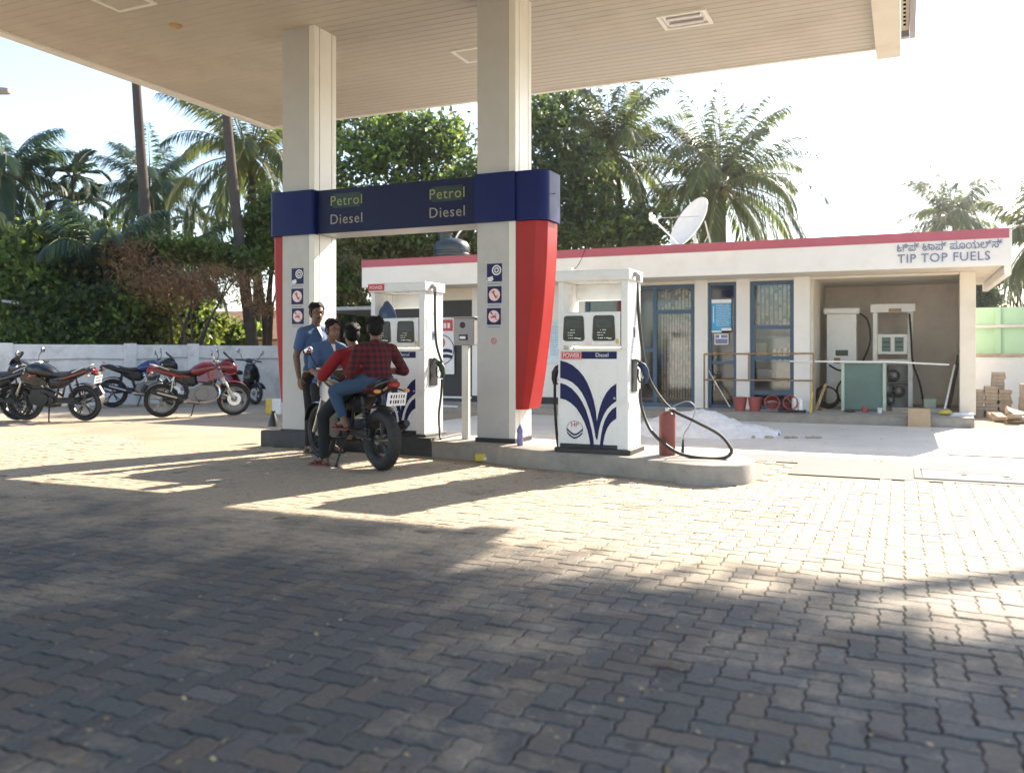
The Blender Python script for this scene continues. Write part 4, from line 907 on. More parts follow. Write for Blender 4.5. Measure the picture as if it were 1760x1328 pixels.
b = MB(); lo = C0 + q @ Vector((0,-rr*.9,.0)); b.tube([C0+Vector((-.1,-.1,-.52)), LN], .018, M['dish'], 8); b.tube([C0+q@Vector((.3,.1,.0)), LN], .007, M['grey'], 6); b.build('feed_arm', T2, True)
b = MB(); b.ell(LN,(.07,.06,.07),M['dish'],10,8); b.ell(LN+Vector((.07,0,-.06)),(.05,.05,.05),M['dish'],10,8); b.ell(LN+Vector((-.03,0,.07)),(.04,.05,.05),M['dish'],10,8); b.build('receiver', T2, True)
b = MB(); b.tube([C0-nrm*.12, (C0.x+.12,C0.y+.25,2.72)], .03, M['grey'], 8); b.tube([C0-nrm*.12+Vector((.2,.1,.1)), (C0.x+.42,C0.y+.4,3.1), (C0.x+.36,C0.y+.4,2.72)], .016, M['grey'], 8); b.build('mast', T2, True)

# ------------------------------------------------------------------ shed left of the office
T2 = thing('dark_shed', 'low dark open shed behind the left column', 'shed', (-11.6, 18.5, 0))
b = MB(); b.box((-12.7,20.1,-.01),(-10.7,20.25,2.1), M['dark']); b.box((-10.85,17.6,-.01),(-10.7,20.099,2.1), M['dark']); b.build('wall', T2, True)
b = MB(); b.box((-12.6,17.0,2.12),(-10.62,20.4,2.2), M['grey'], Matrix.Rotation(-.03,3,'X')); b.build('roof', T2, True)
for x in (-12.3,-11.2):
    b = MB(); b.cyl((x,17.4,-.01),(x,17.4,2.12),.05,M['bark2']); b.build('post', T2, True)

# ------------------------------------------------------------------ boundary walls
def seg_wall(p, q, z, th, mat, b):
    p = Vector((p[0],p[1],0)); q = Vector((q[0],q[1],0)); d = (q-p).normalized(); n_ = Vector((-d.y,d.x,0))*th/2
    b.loft([[p-n_+Vector((0,0,-.02)),p+n_+Vector((0,0,-.02)),p+n_+Vector((0,0,z)),p-n_+Vector((0,0,z))],[q-n_+Vector((0,0,-.02)),q+n_+Vector((0,0,-.02)),q+n_+Vector((0,0,z)),q-n_+Vector((0,0,z))]], mat)
T2 = thing('boundary_wall', 'weathered white boundary wall behind the parked motorcycles', 'wall', (-16.5, 15.0, 0))
A = Vector((-21.5, 7.7)); D = Vector((.566,.824)); Lp = lambda k: (A.x+D.x*k, A.y+D.y*k)
b = MB(); seg_wall(Lp(0), Lp(10.3), 1.37, .16, M['bound'], b); seg_wall(Lp(10.305), Lp(16.3), 1.36, .16, M['bound'], b); b.build('wall', T2, True, bevel=.01)
b = MB()
for k in (1.4,4.0,6.4,8.9,10.3,12.9,15.4):
    x, y = Lp(k); 
    pp = [(x+D.x*a_+D.y*c_, y+D.y*a_-D.x*c_) for a_,c_ in ((-.13,.04),(.13,.04),(.13,.13),(-.13,.13))]; b.prism(pp, 'z', -.02, 1.40, M['bound'])
b.build('pilaster', T2, True, bevel=.006)
b = MB()
for k in np.arange(0, 16, 2.0): b.tube([(*Lp(k),.0),(*Lp(k+2),.0)] if 0 else [(Lp(k)[0]+D.y*.10,Lp(k)[1]-D.x*.10,1.06+.02*math.sin(k*2)),(Lp(k+1)[0]+D.y*.10,Lp(k+1)[1]-D.x*.10,1.03),(Lp(k+2)[0]+D.y*.10,Lp(k+2)[1]-D.x*.10,1.06+.02*math.sin(k*2+4))], .012, M['grey'], 6)
b.build('conduit', T2, True)
T2 = thing('compound_wall', 'pale green wall on a white base beyond the open bay', 'wall', (2.5, 20.6, 0))
b = MB(); b.box((1.15,20.4,-.02),(9,20.6,1.10), M['wall']); b.build('base_wall', T2, True)
b = MB(); b.box((1.15,20.36,1.102),(9,20.8,1.17), M['brick']); b.build('ledge', T2, True, bevel=.02)
b = MB(); b.box((1.15,20.55,1.172),(9,20.7,2.12), M['greenw'])
for x in (1.7,2.6,3.5): b.box((x,20.51,1.172),(x+.11,20.549,2.12), M['greenw'])
b.build('green_panel', T2, True)
b = MB(); b.tube([(1.15,20.48,1.72),(3,20.48,1.74),(9,20.48,1.74)], .035, M['cream'], 8); b.build('pipe', T2, True)
# stacked pavers
k = 0
def brick_stack(x0, y0, cols, rows, lay, label, grp):
    for r in range(rows):
        for c in range(cols):
            if r == rows-1 and c in lay: continue
            b = MB(); b.box((-.105,-.16,0),(.105,.16,.062), M['brick']); o = b.build('brick', bevel=.006)
            o.location = (x0+c*.225+rng.uniform(-.012,.012), y0+rng.uniform(-.02,.02), r*.064-.01); o.rotation_euler = (0,0,rng.uniform(-.05,.05)); tag(o, label, 'brick', grp)
brick_stack(1.25, 18.6, 3, 9, (0,2), 'brown brick in the stack just right of the bay column', 'bricks stacked by the bay column')
brick_stack(1.62, 18.9, 1, 13, (), 'brown brick in the tallest narrow stack by the wall', 'bricks in the narrow stack')
brick_stack(2.02, 18.3, 3, 10, (), 'brown brick in the stack at the right edge of the photo', 'bricks stacked at the right edge')
for i in range(14):
    b = MB(); b.box((-.105,-.15,0),(.105,.15,.06), M['brick']); o = b.build('brick', bevel=.006); o.location = (rng.uniform(1.3,2.4), rng.uniform(16.9,17.8), .02+.05*(i%3)); o.rotation_euler = (rng.uniform(-.5,.5),rng.uniform(-.4,.4),rng.random()*3); tag(o, 'loose brown brick tumbled on the ground right of the bay', 'brick', 'loose bricks right of the bay')
for i in range(5):
    P = at(1745, 690, 16.3); b = MB(); b.ell((0,0,0),(.07,.05,.04),M['sand'],8,6); o = b.build('rubble_stone', ang=10); o.location = (2.0+rng.uniform(-.1,.25), 16.8+rng.uniform(-.2,.2), .03); tag(o, 'pale broken stone lying among the loose bricks', 'rubble', 'pale stones among the bricks')

# ------------------------------------------------------------------ tiled house beyond the wall, hut roof at the left edge, lamp
P = at(415, 600, 30)
T2 = thing('tiled_house', 'low house with a brown tiled roof beyond the boundary wall', 'house', (P.x, P.y, 0)); T2.rotation_euler = (0,0,R(24))
b = MB(); b.box((-2.6,-1.5,-.02),(2.6,1.5,1.6), M['cream']); b.build('wall', T2)
b = MB(); b.prism([(-2.2,1.55),(0,2.5),(2.2,1.55),(2.2,1.62),(0,2.6),(-2.2,1.62)], 'x', -3.1, 3.1, M['tile']); b.build('roof', T2)
b = MB(); b.box((-.5,-1.53,.0),(.4,-1.505,1.45), M['dark']); b.build('door', T2)
P = at(-10, 600, 22)
T2 = thing('garden_hut', 'dark hut roof among the bushes at the left edge', 'hut', (P.x, P.y, 0)); T2.rotation_euler = (0,0,R(24))
b = MB(); b.box((-1.2,0,-.02),(.6,2,2.3), M['dark']); b.build('wall', T2)
b = MB(); b.loft([[(-1.6,-.4,2.75),(.95,-.4,2.35),(.95,2.4,2.35),(-1.6,2.4,2.75)],[(-1.6,-.4,2.81),(.95,-.4,2.41),(.95,2.4,2.41),(-1.6,2.4,2.81)]], M['grey']); b.build('roof', T2)
P = at(8, 158, 13); B0 = at(-160, 600, 13)
T2 = thing('street_lamp', 'grey street lamp head reaching in at the left edge', 'street lamp', (B0.x, B0.y, 0))
b = MB(); b.tube([(B0.x,B0.y,-.02),(B0.x,B0.y,4.6)], [.07,.05], M['grey'], 10); b.tube(smoothpts([(B0.x,B0.y,4.55),lerp(Vector((B0.x,B0.y,4.95)),P,.4),P-Vector((.05,.0,0))],6), .03, M['grey'], 8); b.build('pole', T2, True)
d_ = (P-Vector((B0.x,B0.y,P.z))).normalized(); b = MB(); rt_ = Matrix.Rotation(math.atan2(d_.y,d_.x),3,'Z')
b.loft([[P+rt_@Vector((x,wv*math.cos(a_*.785),.05*math.sin(a_*.785)+.01)) for a_ in range(8)] for x, wv in ((-.38,.05),(-.3,.09),(0,.10),(.07,.06),(.09,.02))], M['grey']); b.build('lamp_head', T2, True)

b = MB(); A_ = at(951,333,9.7); Z_ = at(1062,298,29.6); b.tube([A_.lerp(Z_,k/16)-Vector((0,0,.14*math.sin(math.pi*k/16))) for k in range(17)], .005, M['gap'], 5); o = b.build('overhead_cable'); tag(o, 'thin dark cable strung from the blue band to the palm behind', 'cable')
# ================================================================== VEGETATION
def fronds(crown, nf, length, seed, droop=1.0, elmin=-50, elmax=85, leaf=.68, nl=78, wide=.044, bias=None, stiff=0.):
    r = np.random.RandomState(seed); V = []; RB = MB()
    for i in range(nf):
        t = (i+.5)/nf; az = i*2.39996 + r.normal(0,.2); el = R(elmin+(elmax-elmin)*(t**.8) + r.normal(0,6)); Lf = length*(1.0-.22*t)*r.uniform(.85,1.1)
        p = np.array(crown, float) + np.array([math.cos(az),math.sin(az),0])*.1; pts = [p.copy()]; ns = 14; hd = np.array([math.cos(az),math.sin(az),0]); side = np.array([-math.sin(az),math.cos(az),0])
        dirs = []; e = el; tw = r.normal(0,.25)
        for k in range(ns):
            e -= droop*R(4.0+9.0*(k/ns)**1.3)*(1-.55*t); d = hd*math.cos(e)+np.array([0,0,1])*math.sin(e) + side*.03*tw*k/ns; d /= np.linalg.norm(d)
            p = p + d*Lf/ns; pts.append(p.copy()); dirs.append(d)
        RB.tube([tuple(q) for q in pts], [lerp(.035,.006,k/ns) for k in range(ns+1)], M['rachis'], 5, False)
        for k in range(nl):
            s = .12 + .88*k/(nl-1); f = s*ns; a = min(int(f), ns-1); q = pts[a]+(pts[a+1]-pts[a])*(f-a); d = dirs[a]
            up = np.cross(side, d); up /= np.linalg.norm(up)+1e-9
            if up[2] < 0: up = -up
            ll = leaf*(.45+.75*math.sin(math.pi*min(s*.92+.06,1))**.8)*r.uniform(.85,1.1)
            for sg in (-1, 1):
                ld = side*sg*(.80-.25*s) + d*(.55+.35*s) + up*(.28*stiff) + np.array([0,0,-1])*(.30+.55*r.rand())*(1-stiff); ld /= np.linalg.norm(ld)
                wv = np.cross(ld, up); wv /= np.linalg.norm(wv)+1e-9; wv = wv*wide*.5*r.uniform(.8,1.2)
                m1 = q + ld*ll*.45 + up*.02; tip = q + ld*ll + np.array([0,0,-1])*ll*(.16+.2*r.rand())*(1-stiff)
                V.append([q, m1-wv, tip, m1+wv])
    return np.array(V), RB
M['rachis'] = mk('frond_stem', (.18,.17,.06), .6, var=.2)
M['coco'] = mk('coconut', (.22,.19,.05), .5, var=.3)
def palm(name, crown, base, r0, label, nf, length, seed, mat='palm', group=None, nuts=6, bend=.3, cat='palm tree', **kw):
    T = thing(name, label, cat, (base[0], base[1], 0), 0, group); crown = Vector(crown); base = Vector((base[0], base[1], -.05))
    pts = []; n = 18
    for k in range(n+1):
        t = k/n; p = base.lerp(crown, t); sag = bend*math.sin(math.pi*t*.9)*(1-t*.3); pts.append(p + Vector((sag, -sag*.3, 0)))
    pts[-1] = crown.copy(); rs = [r0*(1.25 if k == 0 else 1.0-.42*k/n)*(1+.04*(k%2)) for k in range(n+1)]
    b = MB(); b.tube(pts, rs, M['bark'], 12); b.build('trunk', T, True, ang=60)
    if nf:
        V, RB = fronds(crown, nf, length, seed, **kw)
        c = quads('crown', V, M[mat], T, True); RB.build('frond_stem', T, True)
        rr = random.Random(seed)
        if nuts:
            b = MB()
            for k in range(nuts): a = rr.random()*6.28; b.ell(crown+Vector((.2*math.cos(a),.2*math.sin(a),-.18-.2*rr.random())),(.1,.1,.13),M['coco'],10,8)
            b.build('coconut_bunch', T, True)
    return T
def gp(u, d): p = at(u, 605, d); return (p.x, p.y)
palm('coconut_palm', at(1052,262,30), gp(1075,30), .17, 'tall coconut palm with upright fronds left of the satellite dish', 40, 4.1, 11, elmin=-45, elmax=88, nuts=9)
palm('coconut_palm', at(1238,322,29), gp(1215,29), .17, 'broad coconut palm rising right behind the satellite dish', 46, 4.3, 23, elmin=-58, elmax=88, nuts=9)
palm('coconut_palm', at(1636,372,42), gp(1640,42), .17, 'faint coconut palm above the lettered end of the office', 26, 3.4, 31, elmin=-35)
palm('coconut_palm', at(1800,400,26), gp(1820,26), .17, 'coconut palm whose fronds droop past the right edge', 22, 2.6, 37, mat='palm', elmin=-70)
# tall bare trunks left; their crowns rise above the canopy
palm('coconut_palm', at(222,-95,24), gp(281,24), .17, 'tall dark leaning palm trunk, left one of the two bare trunks', 18, 2.9, 41, 'palm2', bend=-.25, elmin=-40, nuts=4)
palm('coconut_palm', at(372,-40,23.3), gp(447,23.3), .165, 'tall dark leaning palm trunk, right one of the two bare trunks', 18, 2.6, 43, 'palm2', bend=-.25, elmin=-10, nuts=4)
palm('coconut_palm', at(258,325,34), gp(270,34), .17, 'full coconut palm behind the left bare trunk', 28, 3.0, 47, 'palm2', elmin=-55, nuts=5)
palm('coconut_palm', at(428,268,29), gp(440,29), .17, 'large coconut palm with long pale fronds beside the left column', 30, 4.0, 53, 'palm', elmin=-55, nuts=5)
palm('coconut_palm', at(8,300,27), gp(-10,27), .17, 'coconut palm cut by the left edge of the photo', 26, 2.6, 59, 'palm2', elmin=-40)
palm('coconut_palm', at(30,455,24), gp(25,24), .15, 'young yellow-green palm low at the left edge', 12, 2.4, 61, 'palm', elmin=10, nuts=0)
palm('coconut_palm', at(180,455,23), gp(180,23), .15, 'young palm with a tall fan of fronds between the areca and the bare trunk', 13, 2.5, 67, 'palm2', elmin=25, nuts=0)
palm('coconut_palm', at(318,470,27), gp(312,27), .15, 'low palm with hanging fronds between the two bare trunks', 18, 2.3, 69, 'palm2', elmin=-50, nuts=0)
for (u, v, d, sd, lb) in ((124,302,27,71,'slender areca palm with stiff arching leaves at left'),(133,352,28,73,'second slender areca palm just below the first'),(329,383,40,75,'tiny distant areca palm between the two bare trunks')):
    palm('areca_palm', at(u,v,d), gp(u+4,d), .07, lb, 9, 1.15, sd, 'palm2', None, 0, .05, 'palm tree', elmin=0, elmax=80, leaf=.42, nl=26, wide=.09, stiff=.6)

def crown_quads(blobs, n, size, seed, jitter=.5, aspect=.5, clump=None):
    """leaf clumps spread through each ellipsoid (cx,cy,cz,rx,ry,rz)"""
    r = np.random.RandomState(seed); out = []
    vol = np.array([b[3]*b[4]*b[5] for b in blobs])**.8; cnt = (n*vol/vol.sum()).astype(int)
    for bl, m in zip(blobs, cnt):
        c = np.array(bl[:3]); rad = np.array(bl[3:6]); per = 34; nc = max(3, m//per)
        dv = r.normal(size=(nc,3)); dv /= np.linalg.norm(dv,axis=1)[:,None]; cl = dv*(r.rand(nc,1)**.42)
        cs = (clump or .22)*np.cbrt(rad.prod())*r.uniform(.55,1.3,(nc,1))
        for k in range(nc):
            ctr = c + cl[k]*rad; off = r.normal(size=(per,3))*cs[k]*np.array([1,1,.7]); pos = ctr+off
            a = r.normal(size=(per,3)); a[:,2] -= .35; a /= np.linalg.norm(a,axis=1)[:,None]
            b = np.cross(a, r.normal(size=(per,3))); b /= np.linalg.norm(b,axis=1)[:,None]+1e-9
            s = size*r.uniform(.6,1.3,(per,1)); a = a*s; b = b*s*aspect
            out.append(np.stack([pos-a*.5, pos+b*.5-a*.05, pos+a*.5, pos-b*.5-a*.05],1))
    return np.concatenate(out)
def tree(name, label, base, limbs, blobs, n, size, mat, seed, r0=.16, group=None, bark='bark2', cat='tree', aspect=.5, clump=None, extra=None):
    T = thing(name, label, cat, (base[0], base[1], 0), 0, group); b = MB(); base = Vector((base[0], base[1], -.05))
    rr = random.Random(seed); fork = None
    for q in limbs:
        q = Vector(q); mid = base.lerp(q,.45); mid.x = lerp(base.x,q.x,.18); mid.y = lerp(base.y,q.y,.18)
        pts = smoothpts([base, mid, mid.lerp(q,.5)+Vector((rr.uniform(-.15,.15),rr.uniform(-.15,.15),.1)), q],5)
        b.tube(pts, [r0*(1-.85*k/(len(pts)-1)) for k in range(len(pts))], M[bark], 9)
        for k in range(4):
            o_ = pts[int(len(pts)*rr.uniform(.55,.95))]; d_ = Vector((rr.uniform(-1,1),rr.uniform(-1,1),rr.uniform(.0,.9)))*rr.uniform(.5,1.1); b.tube([o_, o_+d_*.5+Vector((0,0,.06)), o_+d_], [r0*.22,r0*.14,.012], M[bark], 6)
    b.build('trunk', T, True, ang=60)
    V = crown_quads(blobs, n, size, seed, aspect=aspect, clump=clump); quads('crown', V, M[mat], T, True)
    if extra:
        V = crown_quads(blobs, extra[0], size, seed+1, aspect=aspect, clump=clump); quads('crown', V, M[extra[1]], T, True)
    return T
def B(u, v, d, rx, ry, rz): p = at(u, v, d); return (p.x, p.y, p.z, rx, ry, rz)
# big leafy trees behind the office
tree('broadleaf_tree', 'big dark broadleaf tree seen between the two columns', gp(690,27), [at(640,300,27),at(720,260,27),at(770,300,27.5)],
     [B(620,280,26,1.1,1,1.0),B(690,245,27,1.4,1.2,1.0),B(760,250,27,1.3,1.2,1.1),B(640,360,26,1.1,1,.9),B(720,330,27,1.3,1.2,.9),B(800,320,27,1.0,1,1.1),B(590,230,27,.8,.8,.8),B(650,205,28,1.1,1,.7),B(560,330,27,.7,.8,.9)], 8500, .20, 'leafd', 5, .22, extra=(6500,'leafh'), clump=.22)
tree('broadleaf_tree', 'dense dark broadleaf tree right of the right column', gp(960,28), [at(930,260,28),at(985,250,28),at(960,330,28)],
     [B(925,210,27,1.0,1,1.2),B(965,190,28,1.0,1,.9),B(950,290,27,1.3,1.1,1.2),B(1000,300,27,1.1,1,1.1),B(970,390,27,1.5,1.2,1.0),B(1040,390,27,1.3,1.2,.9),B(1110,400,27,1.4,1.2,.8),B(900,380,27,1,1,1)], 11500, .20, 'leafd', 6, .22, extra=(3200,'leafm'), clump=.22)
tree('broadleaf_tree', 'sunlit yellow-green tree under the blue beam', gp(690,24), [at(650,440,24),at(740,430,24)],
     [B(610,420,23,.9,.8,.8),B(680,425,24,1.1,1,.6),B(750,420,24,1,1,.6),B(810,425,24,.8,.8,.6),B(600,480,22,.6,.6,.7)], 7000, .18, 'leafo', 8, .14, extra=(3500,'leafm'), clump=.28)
tree('broadleaf_tree', 'small bright green tree between the right bare trunk and the left column', gp(455,24), [at(440,400,24),at(470,370,24)],
     [B(440,380,24,.50,.5,.5),B(470,350,24,.55,.5,.5),B(455,430,24,.55,.5,.5),B(420,430,24,.4,.4,.4),B(490,430,24,.6,.5,.6)], 5200, .16, 'leafb', 9, .05, extra=(1600,'leafm'), clump=.3)
# dry brown tree
tree('withered_tree', 'withered brown tree with hanging dry foliage behind the wall', gp(330,22), [at(270,450,22),at(330,455,22),at(400,465,22),at(440,440,22.5)],
     [B(235,480,22,.7,.6,.7),B(290,490,22,.9,.7,.6),B(350,490,22,.8,.7,.5),B(215,440,22,.5,.5,.4),B(405,480,22,.8,.6,.35),B(440,520,22,.5,.5,.3)], 5600, .17, 'palmdry', 10, .05, aspect=.16, clump=.34)
tree('broadleaf_tree', 'leafy green crown on top of the withered brown tree', gp(300,23), [at(270,430,23),at(380,435,23)],
     [B(240,432,23,.55,.6,.28),B(310,430,23,.9,.7,.25),B(385,440,23,.7,.6,.25),B(430,450,23,.5,.5,.3)], 4500, .17, 'leafb', 12, .06, extra=(1800,'leafm'), clump=.3)
tree('bare_tree', 'thin bare branched tree beside the red wing of the left column', gp(461,25), [at(440,400,25),at(462,360,25),at(480,410,25),at(430,470,25),at(484,470,25)], [B(465,420,25,.3,.3,.5)], 120, .12, 'leafm', 13, .07)
# hedge of big-leaved shrubs behind the left wall
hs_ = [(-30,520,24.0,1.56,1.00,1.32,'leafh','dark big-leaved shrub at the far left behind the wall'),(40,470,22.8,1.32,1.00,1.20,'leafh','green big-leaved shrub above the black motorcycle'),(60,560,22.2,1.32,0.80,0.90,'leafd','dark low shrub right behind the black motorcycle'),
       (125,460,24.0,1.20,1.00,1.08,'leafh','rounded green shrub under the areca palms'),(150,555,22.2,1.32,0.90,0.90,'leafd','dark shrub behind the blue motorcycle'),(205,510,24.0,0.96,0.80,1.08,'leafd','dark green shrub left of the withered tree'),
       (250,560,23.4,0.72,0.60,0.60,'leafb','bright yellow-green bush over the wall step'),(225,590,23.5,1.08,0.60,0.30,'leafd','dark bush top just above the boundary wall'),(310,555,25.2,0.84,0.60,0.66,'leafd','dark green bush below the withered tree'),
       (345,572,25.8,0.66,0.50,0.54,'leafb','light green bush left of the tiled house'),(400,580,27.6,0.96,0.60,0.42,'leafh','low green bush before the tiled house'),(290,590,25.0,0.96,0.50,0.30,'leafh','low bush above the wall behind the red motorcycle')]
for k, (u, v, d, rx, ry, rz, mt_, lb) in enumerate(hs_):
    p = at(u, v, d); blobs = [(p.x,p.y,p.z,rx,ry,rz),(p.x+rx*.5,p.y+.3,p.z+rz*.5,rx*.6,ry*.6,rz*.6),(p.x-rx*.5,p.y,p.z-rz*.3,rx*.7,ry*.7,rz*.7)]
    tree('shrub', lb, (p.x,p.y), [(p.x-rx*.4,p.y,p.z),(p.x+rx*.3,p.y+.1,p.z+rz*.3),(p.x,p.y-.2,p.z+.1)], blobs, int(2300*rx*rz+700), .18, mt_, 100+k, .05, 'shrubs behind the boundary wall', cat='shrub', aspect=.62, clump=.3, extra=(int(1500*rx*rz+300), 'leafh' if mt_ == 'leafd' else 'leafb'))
# dark foliage behind the shed and office
for k, (u, v, d, rx, rz, lb) in enumerate(((600,540,24,1.2,1.0,'dark shrub seen past the dark shed'),(560,450,26,1.0,1.3,'dark leafy tree right behind the left column'),(1690,500,33,.9,1.0,'small dark tree beyond the green wall'))):
    p = at(u, v, d); tree('shrub' if k == 0 else 'broadleaf_tree', lb, (p.x,p.y), [(p.x,p.y,p.z),(p.x+.3,p.y,p.z+.4)], [(p.x,p.y,p.z,rx,rx,rz),(p.x,p.y,p.z-rz*.7,rx*.8,rx*.8,rz*.7)], 3500, .2, 'leafd', 140+k, .08, cat='shrub' if k == 0 else 'tree')
# a rank of far trees closing the horizon
V = []
for k in range(34):
    u = -500 + k*88; d = nr.uniform(55, 75); p = at(u, 600, d); rz = nr.uniform(1.2,2.8)
    if 1350 < u < 1900: rz *= .55
    V.append((p.x,p.y,rz*.7,3.2,2.5,rz))
tag(quads('distant_trees', crown_quads(V, 15000, .6, 77), M['leafo']), 'hazy far line of trees closing the view behind everything', 'distant trees', kind='stuff')
# invented tree outside the right edge, added so its crown shades the near paving
tree('added_shade_tree', 'unseen spreading tree added outside the right edge to shade the near paving', (8.6, 16.2), [(3.2,17.6,9.8),(5.4,17.2,10.2),(7.4,16.4,10.3),(9.4,15.6,10)],
     [(1.9,17.7,10.0,1.1,1.0,.4),(3.3,17.5,10.0,1.4,1.0,.45),(4.8,17.2,10.1,1.6,1.1,.5),(6.4,16.8,10.2,1.7,1.1,.5),(8.2,16.4,10.1,1.7,1.2,.5),(2.4,16.4,9.9,1.3,1.1,.45),(4.0,16.0,9.9,1.6,1.2,.45),(5.8,15.4,9.9,1.8,1.3,.5),(7.6,14.9,9.8,1.8,1.4,.5)], 24000, .24, 'leafd', 150, .34, clump=.30)
# ================================================================== MOTORCYCLES
def sring(x, zc, hw, hh, p=2.6, n=18, yc=0):
    o_ = []
    for k in range(n):
        a = 2*math.pi*k/n; c, s = math.cos(a), math.sin(a)
        o_.append((x, yc+hw*math.copysign(abs(c)**(2/p), c), zc+hh*math.copysign(abs(s)**(2/p), s)))
    return o_
def hull(mb, secs, mat, p=2.6): mb.loft([sring(x, z, w_, h, p) for x, z, w_, h in secs], mat)
def wheel(par, x, Rr, tw, rimmat, front):
    w_ = MB(); w_.torus(Rr*.72, Rr*.055, M[rimmat], (x,0,Rr), 'y', 36, 8, 2.2)
    for k in range(5):
        a = k*2*math.pi/5 + .3
        for da in (-.13,.13):
            w_.tube([(x+.05*math.cos(a),0,Rr+.05*math.sin(a)),(x+Rr*.7*math.cos(a+da),0,Rr+Rr*.7*math.sin(a+da))],[.016,.011],M[rimmat],6)
    w_.cyl((x,-.06,Rr),(x,.06,Rr),.05,M['alum'])
    if front: w_.lathe([(.06,0),(.125,0),(.125,.004),(.06,.004)], M['steel'], (x,-.055,Rr), 'y', 28)
    o_ = w_.build('wheel', par)
    t_ = MB(); t_.torus(Rr-tw*.62, tw*.62, M['rubber'], (x,0,Rr), 'y', 40, 12, .95)
    for k in range(60):
        a = k*2*math.pi/60; r1 = Rr-.002
        t_.box((x+r1*math.cos(a)-.004,-.03,Rr+r1*math.sin(a)-.004),(x+r1*math.cos(a)+.004,.03,Rr+r1*math.sin(a)+.004), M['rubber'])
    t_.build('tyre', o_); return o_
def moto(label, loc, rz, tank, accent, rim='rim', fender=None, cowl=None, screen=True, group='parked two-wheelers', lean=0, rearw=.06, plate=True, grab=True, beak=True, eng='alum', shock='chrome', decal=None):
    T = thing('motorcycle', label, 'motorcycle', loc, rz, group, lean); wb = .64; Rr = .31; fender = fender or tank; cowl = cowl or tank
    wheel(T, -wb, Rr, rearw, rim, False); wheel(T, wb, Rr, .05, rim, True)
    b = MB()
    for y in (-.095,.095): b.tube([(wb,y,Rr),(wb-.16,y,.62),(wb-.285,y,.93)],[.026,.022,.019],M['steel'],10)
    b.box((wb-.30,-.12,.86),(wb-.22,.12,.89),M['black']); b.box((wb-.25,-.12,.76),(wb-.17,.12,.785),M['black']); b.build('fork', T, bevel=.004)
    b = MB(); pr = []
    for k in range(11):
        a = R(20+k*13); rr = Rr+.035; pr.append([(wb+rr*math.cos(a), .075*math.cos(j*math.pi/6)*(1-.25*abs(k-5)/5), Rr+rr*math.sin(a)-.02*(1-math.sin(j*math.pi/6))) for j in range(7)])
    b.loft(pr, M[fender], False, False); b.loft([[(p_[0]-(p_[0]-wb)*.02,p_[1]*.96,p_[2]-.006) for p_ in r_] for r_ in pr], M['black'], False, False); b.build('front_mudguard', T)
    b = MB(); pr = []
    for k in (range(10) if grab else range(6)):
        a = R(58+k*13.5); rr = Rr+.05; pr.append([(-wb+rr*math.cos(a), .085*math.cos(j*math.pi/6), Rr+rr*math.sin(a)-.02*(1-math.sin(j*math.pi/6))) for j in range(7)])
    b.loft(pr, M['black'], False, False); b.tube([(-wb-.26,0,.60),(-wb-.33,0,.46)],[.05,.055],M['black'],6) if grab else None; b.build('rear_mudguard', T)
    b = MB(); hull(b, [(.40,.88,.05,.05),(.34,.895,.13,.10),(.22,.905,.175,.125),(.08,.89,.175,.13),(-.06,.855,.135,.095),(-.15,.825,.09,.05),(-.17,.82,.05,.03)], M[tank]); tk = b.build('fuel_tank', T)
    b = MB(); b.lathe([(.04,.995),(.04,1.005),(.03,1.01),(.001,1.01)], M['steel'], (.13,0,0), n=16); b.build('filler_cap', tk)
    b = MB()
    for y in (-1,1): b.loft([[(x,y*(w_+.004),z+dz) for dz in (-h,0,h)] + [(x,y*(w_-.02),z+dz) for dz in (h,-h)] for x,z,w_,h in ((.44,.76,.13,.04),(.3,.78,.175,.10),(.12,.72,.17,.09),(-.04,.68,.13,.03))], M[accent])
    b.build('side_panel', T, bevel=.003)
    b = MB(); hull(b, [(.0,.66,.04,.05),(-.08,.67,.10,.11),(-.26,.68,.105,.11),(-.42,.73,.08,.06),(-.5,.76,.03,.02)], M['black'], 3); b.build('side_cover', T)
    b = MB(); hull(b, [(-.08,.835,.07,.03),(-.16,.825,.115,.04),(-.32,.81,.13,.05),(-.42,.83,.125,.05),(-.47,.855,.12,.045),(-.62,.885,.11,.04),(-.74,.91,.08,.028),(-.76,.915,.04,.015)], M['black'], 3.2); b.build('seat', T)
    b = MB(); hull(b, [(-.16,.73,.10,.05),(-.35,.75,.12,.065),(-.55,.815,.115,.06),(-.74,.88,.085,.045),(-.86,.915,.05,.02)], M[cowl]); tc_ = b.build('tail_cowl', T)
    if decal:
        for y in (-1,1):
            b = MB(); b.tube([(.36,y*.155,.72),(.22,y*.181,.80),(.10,y*.182,.83)],[.004,.018,.006],M[decal],6); b.build('decal', T)
            b = MB(); b.tube([(-.30,y*.122,.74),(-.55,y*.118,.82),(-.76,y*.086,.89)],[.006,.012,.006],M[decal],6); b.build('decal', T)
    if grab:
        b = MB(); b.tube(smoothpts([(-.52,.125,.86),(-.72,.11,.95),(-.83,.06,.985),(-.83,-.06,.985),(-.72,-.11,.95),(-.52,-.125,.86)],4),.011,M['steel'],7); b.build('grab_rail', T)
    b = MB(); hull(b, [(-.84,.875,.06,.035),(-.88,.875,.065,.035),(-.895,.875,.045,.02)], M['tail_red']); b.build('tail_light', T)
